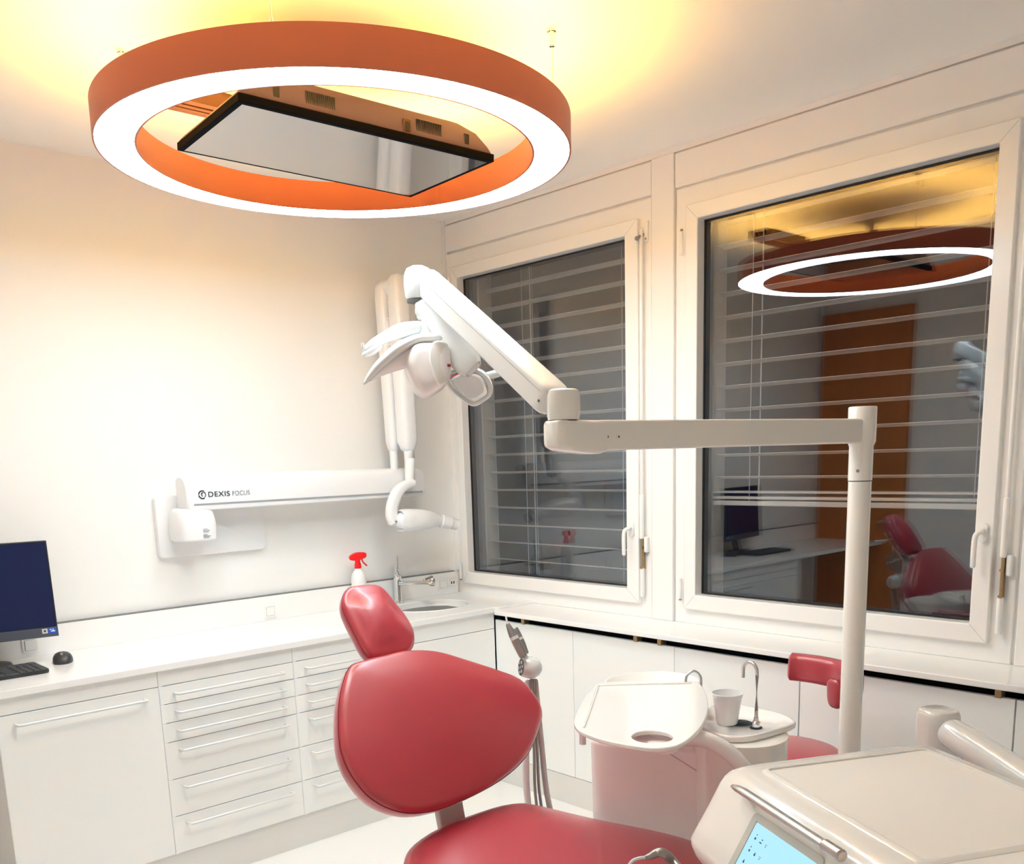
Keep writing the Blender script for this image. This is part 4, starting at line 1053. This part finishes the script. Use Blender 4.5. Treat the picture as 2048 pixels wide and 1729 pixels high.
bm = bmesh.new(); P = [at(1015, 1250, HD - .04), at(1013, 1240, HD - .04), at(1012, 1233, HD - .04)]; sweep(bm, P, [.004, .003, .003], n=10); obj('nozzle', bm, 'device', t2)
bm = bmesh.new(); sweep(bm, cr([at(1057, 1322, HD), at(1053, 1312, HD - .02), at(1047, 1322, HD - .03)], 4), .0035, n=10); obj('hook', bm, 'device', t2)
hosez = 0
tops = [(1056, 1360), (1062, 1358), (1066, 1358), (1070, 1358)]; bots = [(1056, 1610), (1073, 1610), (1082, 1610), (1098, 1610)]; mids = [(1052, 1480), (1068, 1490), (1074, 1490), (1083, 1490)]
for (a, b, c), r, mm, dd in zip(zip(tops, mids, bots), (.0115, .005, .005, .0095), ('pink', 'instr', 'instr', 'hose'), (HD + .01, HD, HD + .01, HD + .02)):
    P0, P1, P2 = at(*a, dd), at(*b, dd), at(*c, dd + .02); P3_ = P2 + (P2 - P1) * 1.2 + V((.03, -.03, 0)); P4 = V((P3_.x - .10, P3_.y - .12, .16)); P5 = V((P4.x - .10, P4.y - .14, .12))
    bm = bmesh.new(); sweep(bm, cr([P0, P1, P2, P3_, P4, P5], 5), r, n=12); obj('hose' if mm != 'pink' else 'holder_post', bm, mm, t2)

# plastic cup
q = T2(1454, 1447, PZ + .0016); cr_ = pxm(21, 2.68)
t = thing('plastic_cup', 'translucent white plastic cup on the cup plate beside the tall pipe', 'cup', tuple(q))
hh = (onp(1452, 1382, q, (C0 - q).normalized()).z - q.z)
bm = bmesh.new(); prof = [(cr_ * .0, .0), (cr_ * .98, 0), (cr_ * 1.02, .004)] + [(cr_ * (1.02 + .30 * k / 8) + (.0008 if k % 2 else 0), .006 + (hh - .022) * k / 8) for k in range(9)] + [(cr_ * 1.36, hh - .014), (cr_ * 1.46, hh - .003), (cr_ * 1.50, hh), (cr_ * 1.46, hh + .0006), (cr_ * 1.33, hh - .014), (cr_ * .95, .006), (.0, .005)]
lathe(bm, q, prof, n=44); obj('cup_wall', bm, 'cup', t)

# ================================================================== STOOL
t = thing('stool', 'red leatherette operator stool with curved backrest against the window panels', 'stool', (-.70, -2.46, 0))
sc0 = V((-.66, -2.36, .60))
P = [(math.cos(a) * .20, math.sin(a) * .19) for a in [2 * PI * i / 40 for i in range(40)]]
SZ = .622; cs_ = V((-.575, -2.365, SZ)); 
bm = bmesh.new(); cushion(bm, P, cs_, V((.45, -.89, 0)).normalized(), V((.89, .45, 0)).normalized(), Z, .07, .012, edge=.02); obj('seat', bm, 'leather', t, angle=80)
bm = bmesh.new(); cyl(bm, (cs_.x, cs_.y, .10), (cs_.x, cs_.y, .53), .025, n=24); obj('gas_lift', bm, 'metal', t)
for i in range(5):
    a = 2 * PI * i / 5 + .3; e = V((cs_.x + .24 * math.cos(a), cs_.y + .24 * math.sin(a), .07)); bm = bmesh.new()
    sweep(bm, [V((cs_.x, cs_.y, .11)), e], [.026, .016], [.016, .012], n=14); lg = obj('leg', bm, 'metal', t)
    bm = bmesh.new(); cyl(bm, e + V((-.011 * math.sin(a), .011 * math.cos(a), -.042)), e - V((-.011 * math.sin(a), .011 * math.cos(a), .042)), .028, n=20); obj('castor', bm, 'black', lg)
pth = [at(1577, 1333, 3.16), at(1605, 1336, 3.14), at(1640, 1341, 3.09), at(1680, 1350, 3.03), at(1704, 1360, 2.95), at(1706, 1372, 2.87), at(1690, 1382, 2.83), at(1663, 1389, 2.81)]
dd = cr([(p.x, p.y, p.z) for p in pth], 6)
bm = bmesh.new(); sweep(bm, [V(q) for q in dd], .030, .046, up=Z, n=30, pw=3.2, cap=.5)
br_ = obj('backrest', bm, 'leather', t, angle=70)
bm = bmesh.new(); pq = at(1714, 1350, 3.08); P = cr([pq, pq + V((.0, -.0, -.28)), V((pq.x, pq.y, .56)), V((cs_.x + .10, cs_.y - .13, .56)), V((cs_.x, cs_.y, .52))], 5); sweep(bm, P, .010, .010, n=12); obj('backrest_post', bm, 'metal', t)

# ================================================================== SUPPORT ARM at the right
t = thing('instrument_table', 'glossy pearl-white instrument table with lit display in the right foreground', 'instrument table', (-1.69, -3.36, 0))
A1, A2 = at(1893, 1460, 2.14), at(2048, 1560, 1.93); dr = (A2 - A1).normalized()
bm = bmesh.new(); sweep(bm, [A1, A1 + dr * .08, A2, A2 + dr * .45], [.033, .0355, .036, .036], n=36, cap=.6); obj('carrying_tube', bm, 'device', t)
kb_ = at(1875, 1462, 2.22); fwd = V((dr.x, dr.y, 0)).normalized(); sdd = V((-fwd.y, fwd.x, 0))
bm = bmesh.new(); zt_, zb_ = at(1875, 1416, 2.22).z, at(1875, 1560, 2.22).z
loft(bm, [[V((kb_.x, kb_.y, z)) + fwd * a * s + sdd * b * s for a, b in rrect(-.046, .046, -.04, .04, .03, 6)] for z, s in ((zb_, .95), (zt_ - .03, 1), (zt_ - .012, .98), (zt_ - .003, .90), (zt_, .75))]); obj('tube_knuckle', bm, 'device', t, angle=60)
bm = bmesh.new(); e = A2 + dr * .45; cyl(bm, (e.x, e.y, 0), (e.x, e.y, e.z + .03), .045, n=30); obj('post', bm, 'device', t)

# ================================================================== INSTRUMENT TABLE (delivery unit)
th = math.radians(-27.2); TU = V((math.cos(th), math.sin(th), 0)); TV = V((math.sin(th), -math.cos(th), 0)); TO = V((-1.752, -3.051, 0))
def tp_(u, v, z): return TO + TU * u + TV * v + Z * z
# section profile (u, z) lofted along v, with shrunken, rounded ends
sec = [(.405, .995), (.330, 1.0005), (.0, 1.0005), (-.030, .9985), (-.050, .994), (-.064, .985), (-.074, .972), (-.100, .924), (-.122, .886), (-.138, .858), (-.138, .845), (-.130, .825), (-.105, .790), (-.06, .77), (.0, .765), (.36, .765), (.400, .80), (.425, .90), (.425, .975)]
def secring(v, k, dz=0):
    cu, cz = .15, .90
    return [tp_(cu + (u - cu) * (1 - k * .10), v, cz + (z - cz) * (1 - k * .30) + dz) for u, z in sec]
bm = bmesh.new(); VE = .58
loft(bm, [secring(-.062, .55), secring(-.060, .30), secring(-.053, .12), secring(-.042, .03), secring(-.028, 0), secring(VE - .03, 0), secring(VE - .01, .05), secring(VE, .3)])
hs_ = obj('housing', bm, 'table', t, angle=50)
# raised rim of the tray and the inlaid mat
TW, TL_ = .362, .452
bm = bmesh.new()
R0 = rrect(-.012, TW + .012, -.012, TL_ + .012, .022, 6); R1 = rrect(-.004, TW + .004, -.004, TL_ + .004, .016, 6); R2 = rrect(0, TW, 0, TL_, .012, 6)
loft(bm, [[tp_(a, b, z) for a, b in r] for r, z in ((R0, .9995), (R0, 1.0015), (R1, 1.0062), (R2, 1.0055), (R2, .9995))], closed=True)
obj('tray_rim', bm, 'table', t, angle=50)
bm = bmesh.new(); loft(bm, [[tp_(a, b, z) for a, b in rrect(.001, TW - .001, .001, TL_ - .001, .011, 6)] for z in (.9995, 1.0022)]); obj('tray_mat', bm, 'tray', t)
# handle bar
bz = .994; bu = -.090
bm = bmesh.new(); rings = []
for s, k in ((0, .25), (.004, .55), (.02, .85), (.045, 1), (.300, 1), (.3005, 1), (.345, .97), (.350, .85)):
    v0 = .028 + s; rings.append([tp_(bu + .0085 * k * math.cos(a) * (1.15), v0, bz + .0075 * k * math.sin(a) - (0 if s > .04 else (.04 - s) * .06)) for a in [2 * PI * i / 18 for i in range(18)]])
loft(bm, rings); hb3 = obj('handle_bar', bm, 'metal', t, label='brushed steel handle bar')
bm = bmesh.new(); cyl(bm, tp_(bu, .330, bz), tp_(bu, .3785, bz), .0104, n=20); obj('end_cap', bm, 'satin', hb3, bevel=.003)
for v in (.085, .30):
    bm = bmesh.new(); sweep(bm, [tp_(bu + .002, v, bz - .004), tp_(-.070, v, .965)], .004, .006, n=10); obj('handle_mount', bm, 'table', hb3)
# display on the sloping front
fn_u, fn_z = -(.972 - .858), -(-.074 + .138)              # slope
sl_ = (TU * (-.064) + Z * (-.114)).normalized(); fnn = TV.cross(sl_); 
if fnn.dot(C0 - tp_(-.1, .1, .92)) < 0: fnn = -fnn
FP = tp_(-.074, 0, .972)
def fl(u, v):                                              # pixel -> (along table, down the slope)
    q = onp(u, v, FP + fnn * .004, fnn) - FP; return q.dot(TV), q.dot(sl_)
s00 = fl(1510, 1643); s10 = fl(1640, 1729); b00 = fl(1503, 1619); b10 = fl(1650, 1716); s01 = fl(1473, 1729); b01 = fl(1462, 1729)
bx_0, bx_1 = (b00[0] + b01[0]) / 2, b10[0]; sx_0, sx_1 = (s00[0] + s01[0]) / 2, max(s10[0], bx_1 - .028)
by_0 = b00[1]; sy_0 = s00[1]
def fb(bm, a0, a1, d0, d1, h0, h1): obox(bm, FP, TV, sl_, fnn, a0, a1, d0, d1, h0, h1)
bm = bmesh.new(); loft(bm, [[FP + TV * a + sl_ * b + fnn * h for a, b in rrect(bx_0, bx_1, by_0, by_0 + .150, .010, 5)] for h in (-.004, .0015, .002)]); df = obj('display_frame', bm, 'lcd_frame', t)
bm = bmesh.new(); fb(bm, sx_0, sx_1, sy_0, by_0 + .138, .0018, .0028); ds = obj('display', bm, 'lcd', t, smooth=False, label='lit pale blue display')
bm = bmesh.new(); fb(bm, sx_0 - .0018, sx_0, sy_0 - .001, by_0 + .139, .0018, .0030); obj('display_edge', bm, 'seam', df)
for i, (a, b, k) in enumerate([(.018, .046, 0), (.037, .047, 1), (.054, .050, 2), (.018, .070, 0), (.037, .072, 3), (.054, .074, 2), (.092, .072, 1), (.018, .094, 3), (.037, .096, 1)]):
    bm = bmesh.new(); O = FP + TV * (sx_0 + a) + sl_ * (sy_0 + b - .022) + fnn * .0029
    if k == 0: obox(bm, O, TV, sl_, fnn, -.002, .002, 0, .004, 0, .0004); obox(bm, O, TV, sl_, fnn, -.0006, .0010, -.007, -.004, 0, .0004)
    elif k == 1: obox(bm, O, TV, sl_, fnn, -.004, .003, .001, .003, 0, .0004); obox(bm, O, TV, sl_, fnn, .0, .003, -.005, -.003, 0, .0004)
    elif k == 2: obox(bm, O, TV, sl_, fnn, -.003, .003, -.004, -.0032, 0, .0004); obox(bm, O, TV, sl_, fnn, -.0008, .0008, -.001, .001, 0, .0004)
    else: loft(bm, [[O + TV * x + sl_ * y + fnn * h for x, y in ((0, -.004), (.0022, .001), (.0015, .003), (-.0015, .003), (-.0022, .001))] for h in (0, .0004)])
    obj('icon', bm, 'icon', ds, smooth=False)
bm = bmesh.new()
for i, w in enumerate((.003, .0016, .003, .002, .003)): fb(bm, sx_1 - .026 + i * .0042, sx_1 - .026 + i * .0042 + w, sy_0 + .010, sy_0 + .0128 + (i % 2) * .001, .0028, .0032)
obj('status_print', bm, 'icon', ds, smooth=False)
bm = bmesh.new(); q = tp_(.30, .10, .0); cyl(bm, tp_(.28, .12, .58), tp_(.28, .12, .77), .05, n=30); obj('swivel', bm, 'table', t)
bm = bmesh.new(); sweep(bm, [tp_(.28, .12, .60), tp_(.40, .40, .60), tp_(.48, .62, .58)], .04, .035, n=24); sweep(bm, [tp_(.48, .62, .60), tp_(.48, .62, .0)], .045, n=24, rnd=False); obj('table_arm', bm, 'table', t)
# syringe handpiece hanging at the front of the table, over the seat
t = thing('air_syringe', 'grey angled air-water syringe hanging in front of the instrument table over the red seat', 'syringe', tuple(at(1330, 1725, 1.95)))
P = [at(1258, 1732, 1.95), at(1266, 1722, 1.95), at(1280, 1717, 1.95), at(1294, 1716, 1.95)]
bm = bmesh.new(); sweep(bm, cr(P, 4), .0036, n=12, cap=.3); obj('tip', bm, 'device', t)
P = [at(1290, 1716, 1.95), at(1300, 1714, 1.95), at(1316, 1706, 1.95), at(1328, 1709, 1.95), at(1345, 1724, 1.96), at(1362, 1745, 1.93), at(1372, 1765, 1.91)]
dd = cr([(p.x, p.y, p.z, r) for p, r in zip(P, (.005, .0075, .0095, .011, .011, .010, .0095))], 4)
bm = bmesh.new(); sweep(bm, [V(q[:3]) for q in dd], [q[3] for q in dd], n=18, cap=.4); sy = obj('handle', bm, 'instr', t)
bm = bmesh.new(); q = at(1316, 1703, 1.945); lathe(bm, q, [(.005, -.003), (.005, .002), (.001, .003)], n=14); obj('button', bm, 'satin', sy)
P = [V(dd[-1][:3]), V(dd[-1][:3]) + V((.012, -.006, -.035)), tp_(-.03, .10, .70), tp_(.06, .14, .764)]
bm = bmesh.new(); sweep(bm, cr(P, 6), .0055, n=12); obj('hose', bm, 'hose', t)

# ================================================================== LIGHT AND COLOUR
w = bpy.data.worlds.new('night'); scene.world = w; w.use_nodes = True
bgn = w.node_tree.nodes['Background']; bgn.inputs[0].default_value = (.02, .03, .05, 1); bgn.inputs[1].default_value = .3
vs = scene.view_settings; vs.view_transform = 'Standard'; vs.look = 'None'; vs.exposure = EXPO; vs.gamma = 1; vs.use_curve_mapping = False
scene.cycles.max_bounces = 14; scene.cycles.diffuse_bounces = 8; scene.cycles.glossy_bounces = 6; scene.cycles.transparent_max_bounces = 16
scene.cycles.sample_clamp_indirect = 6; scene.cycles.caustics_reflective = False; scene.cycles.caustics_refractive = False
